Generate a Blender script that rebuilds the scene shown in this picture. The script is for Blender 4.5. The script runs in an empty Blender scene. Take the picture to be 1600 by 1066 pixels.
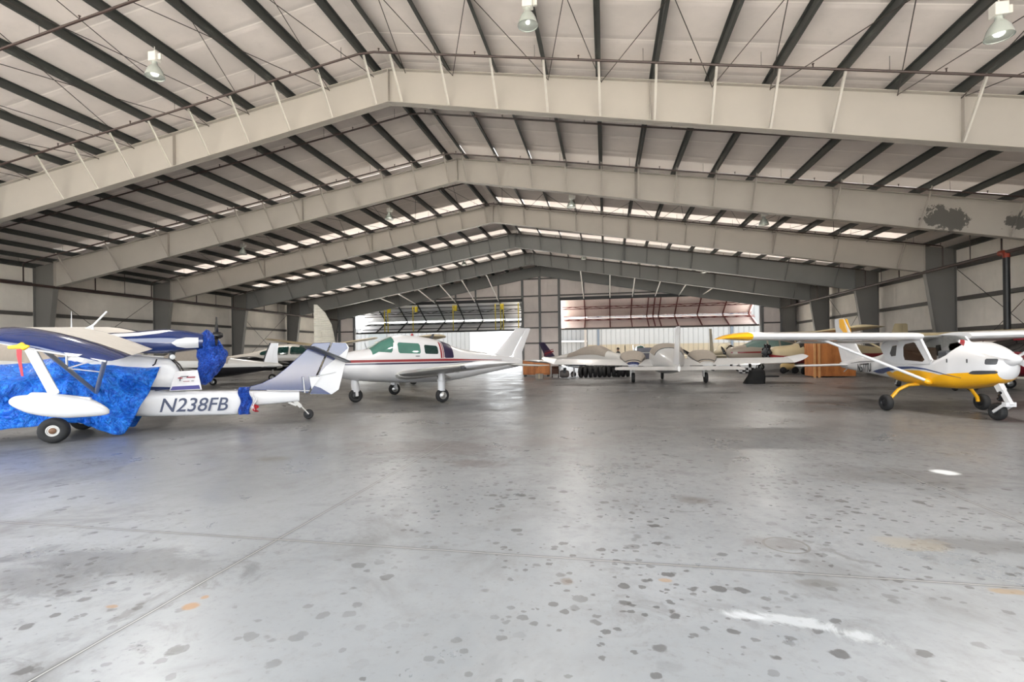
import bpy, bmesh, math, random
from mathutils import Vector, Matrix
from math import sin, cos, pi, radians, sqrt
random.seed(7)
SC = bpy.context.scene
COL = SC.collection
# ---------------------------------------------------------------- camera model (measured from the photograph)
F_PX, YAW, CY, ROLL, EYE = 773.375, 0.187, 551.05, -0.013, 1.5
def ray(px, py):
    x, y = px-800, py-CY
    xr = x*cos(ROLL)+y*sin(ROLL); yr = -x*sin(ROLL)+y*cos(ROLL)
    u, v = xr/F_PX, -yr/F_PX
    return Vector((u*cos(YAW)-sin(YAW), u*sin(YAW)+cos(YAW), v))
def onZ(px, py, z=0.0):
    r = ray(px, py); t = (z-EYE)/r.z; return Vector((r.x*t, r.y*t, z))
def onY(px, py, Y):
    r = ray(px, py); t = Y/r.y; return Vector((r.x*t, Y, EYE+r.z*t))
def atd(px, py, d):
    r = ray(px, py); return Vector((r.x*d, r.y*d, EYE+r.z*d))

# ---------------------------------------------------------------- materials
class NT:
    def __init__(s, name):
        s.m = bpy.data.materials.new(name); s.m.use_nodes = True
        s.t = s.m.node_tree; s.b = s.t.nodes['Principled BSDF']; s._co = None
    def n(s, typ, **kw):
        nd = s.t.nodes.new(typ)
        for k, v in kw.items(): setattr(nd, k, v)
        return nd
    def put(s, sock, v):
        if isinstance(v, bpy.types.NodeSocket): s.t.links.new(v, sock)
        elif isinstance(v, (tuple, list)): sock.default_value = tuple(v)+((1.0,) if len(v) == 3 and sock.type == 'RGBA' else ())
        else: sock.default_value = v
    def co(s):
        if s._co is None: s._co = s.n('ShaderNodeTexCoord').outputs['Object']
        return s._co
    def math(s, op, a, b=0.0, c=0.0):
        nd = s.n('ShaderNodeMath', operation=op)
        for i, v in enumerate((a, b, c)): s.put(nd.inputs[i], v)
        return nd.outputs[0]
    def vmul(s, v, f):
        nd = s.n('ShaderNodeVectorMath', operation='MULTIPLY'); s.put(nd.inputs[0], v); s.put(nd.inputs[1], f); return nd.outputs[0]
    def noise(s, scale, detail=4, rough=0.55, vec=None, dist=0.0):
        nd = s.n('ShaderNodeTexNoise'); s.put(nd.inputs['Vector'], vec or s.co())
        nd.inputs['Scale'].default_value = scale; nd.inputs['Detail'].default_value = detail
        nd.inputs['Roughness'].default_value = rough; nd.inputs['Distortion'].default_value = dist
        return nd.outputs['Fac']
    def sm(s, v, a, b, lo=0.0, hi=1.0):
        nd = s.n('ShaderNodeMapRange', interpolation_type='SMOOTHSTEP'); s.put(nd.inputs[0], v)
        for i, q in enumerate((a, b, lo, hi)): nd.inputs[i+1].default_value = q
        return nd.outputs[0]
    def mix(s, f, a, b):
        nd = s.n('ShaderNodeMix', data_type='RGBA'); s.put(nd.inputs[0], f); s.put(nd.inputs[6], a); s.put(nd.inputs[7], b)
        return nd.outputs[2]
    def xyz(s, v=None):
        nd = s.n('ShaderNodeSeparateXYZ'); s.put(nd.inputs[0], v or s.co()); return nd.outputs
    def bump(s, h, st=0.2, d=0.01):
        nd = s.n('ShaderNodeBump'); s.put(nd.inputs['Height'], h); nd.inputs['Strength'].default_value = st
        nd.inputs['Distance'].default_value = d; s.put(s.b.inputs['Normal'], nd.outputs[0])
    def out(s, col=None, rough=None, metal=None, **kw):
        if col is not None: s.put(s.b.inputs['Base Color'], col)
        if rough is not None: s.put(s.b.inputs['Roughness'], rough)
        if metal is not None: s.put(s.b.inputs['Metallic'], metal)
        for k, v in kw.items(): s.put(s.b.inputs[k], v)
        return s.m
def lin(r, g, b): return tuple(((c/255)/12.92 if c < 11 else ((c/255+0.055)/1.055)**2.4) for c in (r, g, b))
def flat(name, rgb, rough=0.5, metal=0.0, var=0.08, scale=6.0, **kw):
    t = NT(name); c = lin(*rgb); d = tuple(x*(1-var*2) for x in c)
    f = t.noise(scale, 3)
    return t.out(t.mix(f, d, tuple(min(1, x*(1+var*.6)) for x in c)), rough, metal, **kw)

# ---------------------------------------------------------------- mesh builder
class MB:
    def __init__(s): s.v = []; s.f = []; s.mi = []
    def add(s, vs, fs, mi=0):
        o = len(s.v); s.v += [tuple(p) for p in vs]; s.f += [tuple(i+o for i in f) for f in fs]; s.mi += [mi]*len(fs); return s
    def box(s, a, b, mi=0):
        x0, y0, z0 = [min(p, q) for p, q in zip(a, b)]; x1, y1, z1 = [max(p, q) for p, q in zip(a, b)]
        return s.add([(x0,y0,z0),(x1,y0,z0),(x1,y1,z0),(x0,y1,z0),(x0,y0,z1),(x1,y0,z1),(x1,y1,z1),(x0,y1,z1)],
                     [(0,3,2,1),(4,5,6,7),(0,1,5,4),(1,2,6,5),(2,3,7,6),(3,0,4,7)], mi)
    def bar(s, p, q, w, h=None, up=(0,0,1), mi=0):
        p, q = Vector(p), Vector(q); h = h or w; d = (q-p).normalized(); u = Vector(up)
        if abs(d.dot(u)) > .98: u = Vector((1,0,0))
        a = d.cross(u).normalized()*w/2; b = a.cross(d).normalized()*h/2
        return s.add([p-a-b,p+a-b,p+a+b,p-a+b,q-a-b,q+a-b,q+a+b,q-a+b], [(0,3,2,1),(4,5,6,7),(0,1,5,4),(1,2,6,5),(2,3,7,6),(3,0,4,7)], mi)
    def prism(s, poly, off, mi=0):          # polygon (3-D points) pushed along the vector off
        n = len(poly); off = Vector(off); vs = [Vector(p) for p in poly]+[Vector(p)+off for p in poly]
        nrm = Vector((0,0,0))
        for i in range(n): nrm += vs[i].cross(vs[(i+1) % n])
        fs = [tuple(range(n)), tuple(range(2*n-1, n-1, -1))]+[(i, i+n, (i+1) % n+n, (i+1) % n) for i in range(n)]
        if nrm.dot(off) > 0: fs = [tuple(reversed(f)) for f in fs]
        return s.add(vs, fs, mi)
    def rings(s, rs, cap=True, closed=False, mi=0):
        n = len(rs[0]); o = []; fs = []
        for r in rs: o += [Vector(p) for p in r]
        m = len(rs)
        for i in range(m if closed else m-1):
            for j in range(n):
                a, b = i*n+j, i*n+(j+1) % n; c, d = ((i+1) % m)*n+(j+1) % n, ((i+1) % m)*n+j
                fs.append((a, b, c, d))
        if cap and not closed: fs += [tuple(range(n-1, -1, -1)), tuple(range((m-1)*n, m*n))]
        return s.add(o, fs, mi)
    def tube(s, pts, r, n=8, mi=0, closed=False):
        pts = [Vector(p) for p in pts]; rs = []; m = len(pts); ref = None
        for i, p in enumerate(pts):
            if closed: d = pts[(i+1) % m]-pts[i-1]
            else: d = pts[min(i+1, m-1)]-pts[max(i-1, 0)]
            d.normalize()
            if ref is None or abs(ref.dot(d)) > .95: ref = Vector((0,0,1)) if abs(d.z) < .9 else Vector((1,0,0))
            a = d.cross(ref).normalized(); b = a.cross(d); ref = b
            rr = r[i] if isinstance(r, (list, tuple)) else r
            rs.append([p+a*rr*cos(2*pi*k/n)+b*rr*sin(2*pi*k/n) for k in range(n)])
        return s.rings(rs, not closed, closed, mi)
    def lathe(s, prof, c, axis, n=20, mi=0, cap=False):    # prof: (radius, distance along axis)
        ax = Vector(axis).normalized(); u = ax.orthogonal().normalized(); w = ax.cross(u); c = Vector(c)
        return s.rings([[c+ax*t+(u*cos(2*pi*k/n)+w*sin(2*pi*k/n))*max(r, 1e-4) for k in range(n)] for r, t in prof], cap, False, mi)
    def grid(s, rows, mi=0):
        n = len(rows[0]); vs = [p for r in rows for p in r]
        return s.add(vs, [(i*n+j, i*n+j+1, (i+1)*n+j+1, (i+1)*n+j) for i in range(len(rows)-1) for j in range(n-1)], mi)
    def build(s, name, mats, parent=None, smooth=None, solid=0.0, subs=0, bevel=0.0, off=0.0):
        me = bpy.data.meshes.new(name); me.from_pydata([tuple(p) for p in s.v], [], s.f)
        for m in (mats if isinstance(mats, (list, tuple)) else [mats]): me.materials.append(m)
        for p, i in zip(me.polygons, s.mi): p.material_index = i
        if smooth is not None:
            for p in me.polygons: p.use_smooth = True
        bm = bmesh.new(); bm.from_mesh(me); bmesh.ops.remove_doubles(bm, verts=bm.verts, dist=1e-5); bmesh.ops.recalc_face_normals(bm, faces=bm.faces); bm.to_mesh(me); bm.free()
        if smooth is not None: me.set_sharp_from_angle(angle=radians(smooth))
        me.update(); o = bpy.data.objects.new(name, me); COL.objects.link(o)
        if parent: o.parent = parent
        if solid:
            md = o.modifiers.new('solid', 'SOLIDIFY'); md.thickness = solid; md.offset = off
        if bevel:
            md = o.modifiers.new('bevel', 'BEVEL'); md.width = bevel; md.segments = 2; md.limit_method = 'ANGLE'
        if subs:
            md = o.modifiers.new('sub', 'SUBSURF'); md.levels = subs; md.render_levels = subs
        return o
def tag(o, label, cat, group=None):
    o['label'] = label; o['category'] = cat
    if group: o['group'] = group
    return o
def thing(name, label, cat, loc=(0,0,0), rot=(0,0,0), group=None):
    o = bpy.data.objects.new(name, None); COL.objects.link(o); o.location = loc; o.rotation_euler = rot
    o.empty_display_size = .2
    return tag(o, label, cat, group)
def struct(o): o['kind'] = 'structure'; return o
def letters(name, txt, mat, parent, M, size, ext=0.002, squash=1.0, shear=0.0):
    cu = bpy.data.curves.new(name, 'FONT'); cu.body = txt; cu.size = size; cu.extrude = ext; cu.shear = shear; cu.offset = size*.008
    cu.align_x = 'CENTER'; cu.align_y = 'CENTER'
    tmp = bpy.data.objects.new(name, cu); COL.objects.link(tmp)
    dg = bpy.context.evaluated_depsgraph_get(); me = bpy.data.meshes.new_from_object(tmp.evaluated_get(dg))
    bpy.data.objects.remove(tmp); me.transform(Matrix.Diagonal((squash, 1, 1, 1))); me.transform(M); me.materials.clear(); me.materials.append(mat); me.name = name
    o = bpy.data.objects.new(name, me); COL.objects.link(o)
    if parent: o.parent = parent
    return o
def basis(o, x, y):
    x = Vector(x).normalized(); y = Vector(y); z = x.cross(y).normalized(); y = z.cross(x)
    M = Matrix((x, y, z)).transposed().to_4x4(); M.translation = Vector(o); return M
ORD = 'first second third fourth fifth sixth seventh eighth ninth tenth eleventh twelfth thirteenth fourteenth fifteenth sixteenth seventeenth'.split()
# ================================================================= THE BUILDING
XL, XR, RX = -32.25, 18.6, -6.825                 # side walls and ridge line
FY = [7.568+7.62*k for k in range(7)]             # the steel frames; the back wall stands at the last
FRONT, BACK = -1.6, FY[6]
SL = (10.78-6.72)/25.43
def roof(x, z0=10.78): return z0-abs(x-RX)*SL     # top of the rafters
def deck(x): return roof(x)+0.225

M_floor = NT('polished_concrete')
def mk_floor():
    t = M_floor; co = t.co(); x, y, z = t.xyz()
    big = t.noise(.22, 5, .6); mid = t.noise(.9, 6, .65, dist=.6); fine = t.noise(7, 6, .7)
    c = t.mix(t.sm(big, .3, .7), lin(125,128,131), lin(154,157,160))
    c = t.mix(t.math('MULTIPLY', t.sm(mid, .5, .72), .55), c, lin(98,97,97))
    c = t.mix(t.math('MULTIPLY', t.sm(fine, .45, .75), .35), c, lin(118,117,116))
    # floor darkened deeper in the hangar: daylight fall-off put into the colour
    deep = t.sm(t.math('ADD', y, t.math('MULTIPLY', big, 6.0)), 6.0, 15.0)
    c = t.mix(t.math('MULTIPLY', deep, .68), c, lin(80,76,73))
    sm_ = t.noise(2.3, 9, .72, dist=.8, vec=t.vmul(co, (1, 1.2, 1))); am = t.sm(t.noise(.28, 4, .55), .46, .62)
    c = t.mix(t.math('MULTIPLY', t.math('MULTIPLY', t.sm(sm_, .53, .63), am), .55), c, lin(84,81,79))
    gr = t.noise(28, 3, .6); c = t.mix(t.math('MULTIPLY', t.sm(gr, .6, .72), .22), c, lin(96,95,94))
    # oil drips: three sizes of round spots, denser in patches
    for sc, r0, dens, lo, st in ((3.4, .20, .52, 0, .45), (7.0, .32, .44, 3, .7), (2.0, .16, .55, 7, .3), (13.0, .36, .43, 11, .65)):
        wv = t.n('ShaderNodeVectorMath', operation='ADD'); t.put(wv.inputs[0], co)
        nz = t.n('ShaderNodeTexNoise'); t.put(nz.inputs['Vector'], co); nz.inputs['Scale'].default_value = sc*2.2; nz.inputs['Detail'].default_value = 3
        sv = t.vmul(nz.outputs['Color'], (.45/sc, .45/sc, 0)); t.put(wv.inputs[1], sv)
        vo = t.n('ShaderNodeTexVoronoi'); t.put(vo.inputs['Vector'], t.vmul(wv.outputs[0], (1.0, 1.15, 0))); vo.inputs['Scale'].default_value = sc
        pick = t.xyz(vo.outputs['Color'])[0]; rad = t.math('MULTIPLY', t.math('MULTIPLY', pick, pick), r0*1.15)
        spot = t.sm(t.math('SUBTRACT', vo.outputs['Distance'], rad), .05, -.03)
        area = t.sm(t.math('ADD', t.math('MULTIPLY', x, .022), t.noise(.33+lo*.02, 3, .5, dist=.3, vec=t.vmul(co, (1+lo*.01, 1, 1)))), dens-.06, dens+.12)
        c = t.mix(t.math('MULTIPLY', t.math('MULTIPLY', spot, area), st), c, lin(66,64,63))
    def blot(px, py, rx, ry, col, st, wob=.5, ang=0.0):
        P = onZ(px, py)
        dx, dy = t.math('SUBTRACT', x, P.x), t.math('SUBTRACT', y, P.y)
        ca, sa = cos(ang), sin(ang)
        ex = t.math('DIVIDE', t.math('ADD', t.math('MULTIPLY', dx, ca), t.math('MULTIPLY', dy, sa)), rx)
        ey = t.math('DIVIDE', t.math('SUBTRACT', t.math('MULTIPLY', dy, ca), t.math('MULTIPLY', dx, sa)), ry)
        d = t.math('SQRT', t.math('ADD', t.math('MULTIPLY', ex, ex), t.math('MULTIPLY', ey, ey)))
        d = t.math('ADD', d, t.math('MULTIPLY', t.math('SUBTRACT', sm_, .5), wob*3.4))
        return t.math('MULTIPLY', t.sm(d, 1.05, .5), st*.72), lin(*col)
    for args in ((200,880,1.1,.28,(84,84,86),.75,.9),(60,905,.7,.3,(84,84,86),.7,.9),(690,700,1.6,.75,(88,78,76),.6,1.0),(740,725,.5,.25,(84,72,70),.7,.8),(840,690,1.5,.6,(100,92,90),.5,1.0),
                 (1420,745,1.3,.6,(88,85,83),.55,1.0),(1530,850,.55,.22,(86,84,82),.7,.8),(1215,850,.28,.14,(96,88,84),.6,.9),(1085,782,.22,.16,(92,84,78),.7,.7),
                 (430,717,.32,.22,(100,96,84),.7,.5),(1280,912,.15,.06,(98,96,93),.8,.5),(298,948,.055,.045,(156,112,58),1.,.7),(320,933,.03,.03,(156,112,58),.9,.7),(175,948,.045,.02,(150,112,66),.9,.7),
                 (1040,907,.05,.035,(160,122,74),.7,.7),(885,908,.045,.05,(96,80,66),.8,.8),(1580,925,.2,.05,(150,118,70),.8,.8),(1475,738,.16,.17,(226,230,232),1.35,.25),
                 (1230,970,.34,.07,(198,202,205),.7,.9,-.16),(1345,995,.17,.085,(198,202,205),.75,.9,-.3),(1165,962,.13,.05,(206,209,212),.6,.5),(1430,850,.3,.16,(168,150,118),.4,.9)):
        f, col = blot(*args); c = t.mix(f, c, col)
    # the round mark left by a drum
    P = onZ(1228, 852); dx, dy = t.math('SUBTRACT', x, P.x), t.math('SUBTRACT', y, P.y)
    d = t.math('SQRT', t.math('ADD', t.math('MULTIPLY', dx, dx), t.math('MULTIPLY', dy, dy)))
    c = t.mix(t.math('MULTIPLY', t.sm(t.math('ABSOLUTE', t.math('SUBTRACT', d, .155)), .014, .006), .6), c, lin(96,92,86))
    # saw-cut joints with a pale filler line beside each
    jit = t.math('MULTIPLY', t.math('SUBTRACT', t.noise(2.2, 4, .6), .5), .02)
    for ax, at, per in ((x, -2.65, 6.1), (y, 3.605, 6.1)):
        q = t.math('ABSOLUTE', t.math('SUBTRACT', t.math('PINGPONG', t.math('ADD', t.math('SUBTRACT', ax, at), jit), per/2*2), 0.0))
        q = t.math('ABSOLUTE', t.math('SUBTRACT', t.math('MODULO', t.math('ADD', t.math('SUBTRACT', ax, at-per/2-per*12), jit), per), per/2))
        c = t.mix(t.math('MULTIPLY', t.sm(q, .05, .0), .38), c, lin(72,71,70))
        c = t.mix(t.math('MULTIPLY', t.sm(q, .016, .009), .85), c, lin(58,57,56))
        c = t.mix(t.math('MULTIPLY', t.sm(q, .007, .004), .75), c, lin(186,186,184))
    t.bump(t.math('ADD', t.math('MULTIPLY', mid, .8), t.math('MULTIPLY', fine, .35)), .12, .008)
    ro = t.sm(t.math('ADD', mid, t.math('MULTIPLY', fine, .4)), .4, 1.0, .24, .46)
    t.out(c, ro, **{'Specular IOR Level': .5})
mk_floor(); M_floor = M_floor.m
def insul(name, rgb, period, axis, lap=1.0):
    t = NT(name); o = t.xyz(); a = o[axis]
    q = t.math('ABSOLUTE', t.math('SUBTRACT', t.math('MODULO', t.math('ADD', a, 200.0), period), period/2))
    n1, n2 = t.noise(.5, 5, .6), t.noise(2.5, 5, .65, vec=t.vmul(t.co(), (1, 1, .35)))
    c = t.mix(t.sm(n1, .3, .75), lin(*[v*.93 for v in rgb]), lin(*rgb))
    c = t.mix(t.math('MULTIPLY', t.sm(n2, .55, .8), .25), c, lin(*[v*.8 for v in rgb]))
    c = t.mix(t.math('MULTIPLY', t.sm(q, .035, .012), .7*lap), c, lin(*[min(255, v*1.12) for v in rgb]))
    t.bump(t.math('ADD', t.math('MULTIPLY', t.sm(q, .2, 0.0), -.9), t.math('MULTIPLY', n2, .35)), .5, .03)
    return t.out(c, .6)
M_ceil = insul('white_roof_insulation', (230,221,216), 1.52, 1)
M_wall = insul('white_wall_insulation', (250,243,234), 1.52, 1, -.0)
M_wallx = insul('white_gable_insulation', (244,233,228), 1.52, 0, .0)
M_frame = flat('grey_painted_steel', (172,166,158), .45, 0, .05, 1.2)
def mk_purlin():
    t = NT('dark_primed_purlin_steel'); n = t.noise(3.0, 6, .7, vec=t.vmul(t.co(), (1, .25, 1)))
    c = t.mix(t.sm(n, .55, .8), lin(62,64,62), lin(112,116,110)); return t.out(c, .5)
M_purlin = mk_purlin()
M_dark = flat('dark_brown_pipe', (58,42,38), .45)
M_rod = flat('dark_steel_rod', (62,56,52), .5)
M_girt = flat('grey_primed_girt_steel', (92,88,84), .5, 0, .1)
M_post = flat('grey_gable_post_steel', (118,118,118), .5, 0, .06)
M_black = flat('black_painted_steel', (34,35,36), .45)
M_yellow = flat('yellow_strap', (214,192,42), .5)
M_redsteel = flat('red_primed_steel', (104,42,36), .5)
M_whitesteel = flat('white_painted_steel', (226,224,220), .4)
def mk_peel():
    t = NT('grey_painted_steel_peeling'); co = t.co(); x, y, z = t.xyz()
    n = t.noise(3.4, 9, .72, dist=.6); m = None
    for px, py, rx, rz in ((1468,338,.62,.42),(1490,345,.5,.42),(1590,348,.5,.3)):
        P = onY(px, py, FY[2])
        ex = t.math('DIVIDE', t.math('SUBTRACT', x, P.x-RX), rx); ez = t.math('DIVIDE', t.math('SUBTRACT', z, P.z), rz)
        d = t.math('ADD', t.math('SQRT', t.math('ADD', t.math('MULTIPLY', ex, ex), t.math('MULTIPLY', ez, ez))), t.math('MULTIPLY', t.math('SUBTRACT', n, .5), 3.2))
        k = t.sm(d, 1.0, .93); m = k if m is None else t.math('MAXIMUM', m, k)
    base = t.mix(t.noise(1.2, 3), lin(160,154,147), lin(172,166,158))
    return t.out(t.mix(m, base, lin(92,90,86)), .45)
M_peel = mk_peel()

# ---- floor, walls, ceiling
b = MB(); b.box((XL-.3, FRONT, -.3), (XR+.3, BACK+.1, 0)); struct(b.build('floor', M_floor))
for nm, xx, dx in (('wall_left', XL, -.12), ('wall_right', XR, .12)):
    b = MB(); b.box((xx, FRONT, 0), (xx+dx, BACK+.1, 6.95)); struct(b.build(nm, M_wall))
OPEN = ((-28.8, -8.83), (-4.78, 15.36)); HEAD, OUT = 7.04, .12
b = MB()
for x0, x1 in ((XL, -28.8), (-8.83, -4.78), (15.36, XR)): b.box((x0, BACK, 0), (x1, BACK+OUT, HEAD if x0 == -8.83 else 6.6))
for poly in ([(-28.8,HEAD),(-8.83,HEAD),(-8.83,deck(-8.83)),(-28.8,deck(-28.8))], [(-4.78,HEAD),(14.9,HEAD),(15.36,deck(15.36)),(-4.78,deck(-4.78))],
             [(-8.83,HEAD),(-4.78,HEAD),(-4.78,deck(-4.78)),(RX,deck(RX)),(-8.83,deck(-8.83))], [(XL,6.6),(-28.8,6.6),(-28.8,deck(-28.8)),(XL,deck(XL))], [(15.36,6.6),(XR,6.6),(XR,deck(XR)),(15.36,deck(15.36))]):
    b.prism([(p[0], BACK, p[1]) for p in poly], (0, OUT, 0))
struct(b.build('wall_back', M_wallx))
b = MB()
for poly in ([(XL,0),(XL+3.2,0),(XL+3.2,deck(XL+3.2)),(XL,deck(XL))], [(XR,0),(XR-3.2,0),(XR-3.2,deck(XR-3.2)),(XR,deck(XR))], [(XL+3.2,7.1),(XR-3.2,7.1),(XR-3.2,deck(XR-3.2)),(RX,deck(RX)),(XL+3.2,deck(XL+3.2))]):
    b.prism([(p[0], FRONT, p[1]) for p in poly], (0, -.12, 0))
struct(b.build('wall_front', M_wallx))
# ceiling with slots where the translucent sheets lie
SLOT = [2, 3, 4, 5]
cuts = []; y0 = FRONT
for k in SLOT: cuts.append((y0, FY[k]-1.15)); y0 = FY[k]-.12
cuts.append((y0, BACK+.1))
b = MB(); T = .06
for sgn in (-1, 1):
    xo = XL-.3 if sgn < 0 else XR+.3; xs = RX+sgn*22.6
    for a, c in cuts: b.prism([(RX,a,deck(RX)),(xo,a,deck(xo)),(xo,c,deck(xo)),(RX,c,deck(RX))], (0,0,T))
    for k in SLOT: b.prism([(xs,FY[k]-1.15,deck(xs)),(xo,FY[k]-1.15,deck(xo)),(xo,FY[k]-.12,deck(xo)),(xs,FY[k]-.12,deck(xs))], (0,0,T))
struct(b.build('ceiling', M_ceil))

# ---- purlins
OFFS = [.42+1.572*k for k in range(16)]
side = {-1: 'left', 1: 'right'}
for sgn in (-1, 1):
    for k, o in enumerate(OFFS):
        x = RX+sgn*o; z = roof(x); w, h, t = .085*sgn, .22, .012
        prof = [(0,0),(w,0),(w,t),(t*sgn,t),(t*sgn,h-t),(-w+t*sgn,h-t),(-w+t*sgn,h),(0,h)]
        b = MB(); b.prism([(x+p[0], FRONT+.02, z+p[1]) for p in prof], (0, BACK-FRONT-.04, 0))
        tag(b.build('roof_purlin', M_purlin), 'dark steel roof purlin on the %s slope, %s down from the ridge' % (side[sgn], ORD[k]), 'purlin', 'dark roof purlins')
for k, sgn in enumerate((-1, 1)):
    x = XL+.14 if sgn < 0 else XR-.14
    b = MB(); b.box((x-.1, FRONT, roof(x)-.06), (x+.1, BACK, roof(x)+.2)); struct(b.build('trim_%d' % (k+1), M_purlin))

# ---- translucent roof sheets between the purlins
t = NT('translucent_roof_sheet'); t.t.nodes.remove(t.b)
tr = t.n('ShaderNodeBsdfTranslucent'); df = t.n('ShaderNodeBsdfDiffuse'); mx = t.n('ShaderNodeMixShader'); mx.inputs[0].default_value = .20
tr.inputs[0].default_value = (.95,.90,.86,1); df.inputs[0].default_value = (.80,.76,.73,1)
t.t.links.new(df.outputs[0], mx.inputs[1]); t.t.links.new(tr.outputs[0], mx.inputs[2]); t.t.links.new(mx.outputs[0], t.t.nodes['Material Output'].inputs[0])
M_sheet = t.m
M_sheet2 = t.m.copy(); M_sheet2.name = 'grimy_translucent_roof_sheet'; M_sheet2.node_tree.nodes['Mix Shader'].inputs[0].default_value = .08
for k in SLOT:
    for sgn in (-1, 1):
        edges = [0.0]+OFFS[:15]; edges[15] = 22.6 if edges[15] > 22.6 else edges[15]
        edges = [e for e in edges if e < 22.5]+[22.6]
        for i in range(1, len(edges)-1):
            e0, e1 = edges[i], edges[i+1]; xa, xb = RX+sgn*(e0+.012), RX+sgn*(e1-.004)
            b = MB(); b.prism([(xa,FY[k]-1.14,deck(xa)+.01),(xb,FY[k]-1.14,deck(xb)+.01),(xb,FY[k]-.13,deck(xb)+.01),(xa,FY[k]-.13,deck(xa)+.01)], (0,0,.004))
            tag(b.build('roof_light', M_sheet2 if k == 2 else M_sheet), 'translucent roof sheet before the %s frame, %s slope, %s from the ridge' % (ORD[k], side[sgn], ORD[i-1]), 'skylight', 'translucent roof sheets')
        xa = RX+sgn*.43
    b = MB()
    for sgn in (-1, 1):
        xa = RX+sgn*.42; b.prism([(RX,FY[k]-1.15,deck(RX)),(xa,FY[k]-1.15,deck(xa)),(xa,FY[k]-.12,deck(xa)),(RX,FY[k]-.12,deck(RX))], (0,0,.05))
    struct(b.build('trim_%d' % (10+k), M_ceil))

# ---- rigid steel frames
def frame(k, label, mat):
    Y = FY[k]; Y -= .34 if k == 6 else 0
    root = thing('portal_girder', label, 'steel frame', (RX, Y, 0), group='portal frames')
    def L(x, z, dy=0.0): return (x-RX, dy, z)
    D0, KX, KZ = 1.08, 1.62, 5.53
    for sgn in (-1, 1):
        xw = XL+.22 if sgn < 0 else XR-.22; s = -sgn
        xk = (XL if sgn < 0 else XR)+s*KX; rb0, rb1 = 10.78-D0, KZ
        web = .014
        c = MB(); c.prism([L(xw,0,-web),L(xw+s*.62,0,-web),L(xk,KZ,-web),L(xk,roof(xk)-.02,-web),L(xw,roof(xw)-.02,-web)], (0,2*web,0))
        c.prism([L(xw,0,-.14),L(xw-s*.02,0,-.14),L(xw-s*.02,roof(xw)-.02,-.14),L(xw,roof(xw)-.02,-.14)], (0,.28,0))
        c.prism([L(xw+s*.62,0,-.14),L(xw+s*.645,0,-.14),L(xk+s*.025,KZ,-.14),L(xk,KZ,-.14)], (0,.28,0))
        c.box(L(xw-s*.05,0,-.2), L(xw+s*.7,.03,.2))
        c.build('column', M_column, root)
        r = MB(); e = s*.012
        r.prism([L(xk+e,KZ,-web),L(RX,rb0,-web),L(RX,roof(RX)-.02,-web),L(xk+e,roof(xk)-.02,-web)], (0,2*web,0))
        r.prism([L(xk+e,KZ,-.15),L(RX,rb0,-.15),L(RX,rb0+.022,-.15),L(xk+e,KZ+.022,-.15)], (0,.3,0))
        r.prism([L(xk+e,roof(xk)-.022,-.15),L(RX,roof(RX)-.022,-.15),L(RX,roof(RX),-.15),L(xk+e,roof(xk),-.15)], (0,.3,0))
        bot = lambda x: rb0+(rb1-rb0)*abs(x-RX)/abs(xk-RX)
        for xs in (RX+sgn*8.2, RX+sgn*16.2, xk+e*3): r.prism([L(xs,bot(xs),-.14),L(xs+.015,bot(xs),-.14),L(xs+.015,roof(xs)-.02,-.14),L(xs,roof(xs)-.02,-.14)], (0,.28,0))
        if sgn < 0: r.box(L(RX-.02,rb0,-.15), L(RX+.0,roof(RX)-.02,.15))
        r.build('rafter', mat, root)
        if k < 6:
            for i, o in enumerate(OFFS):
                if i > 8 and i % 2: continue
                xb = RX+sgn*(o+.02); xp = RX+sgn*o; zb = bot(xb)+.03
                f = MB(); f.bar(L(xb,zb,-.12), L(xp,roof(xp)+.03,-1.02), .07, .012, up=(1,0,0)); f.bar(L(xb+.03,zb,-.12), L(xp+.03,roof(xp)+.03,-1.02), .012, .06, up=(1,0,0))
                if k > 1 or i % 2 == 0 or True: f.build('flange_brace', M_whitebrace if k == 1 else mat, root)
    return root
M_framed = flat('blue_grey_dimmed_steel', (128,129,128), .45, 0, .05, 1.2)  # far frames: bluish paint, darkened further to carry the fall-off of light
M_column = flat('dark_grey_column_paint', (116,114,111), .45, 0, .05, 1.2)
M_whitebrace = flat('pale_grey_brace_steel', (196,192,184), .45)
FR_LAB = ['', 'pale grey steel portal frame nearest the viewer, high across the whole view', 'grey steel portal frame with dark peeled paint patches on its right rafter',
          'third grey steel portal frame back, just behind the one with peeled paint', 'grey steel portal frame second in front of the raised red hangar door',
          'dark grey steel portal frame carrying the white diagonal struts', 'dark grey steel end frame flat against the back wall']
for k in range(1, 7): frame(k, FR_LAB[k], M_peel if k == 2 else M_frame if k < 4 else M_framed)

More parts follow.
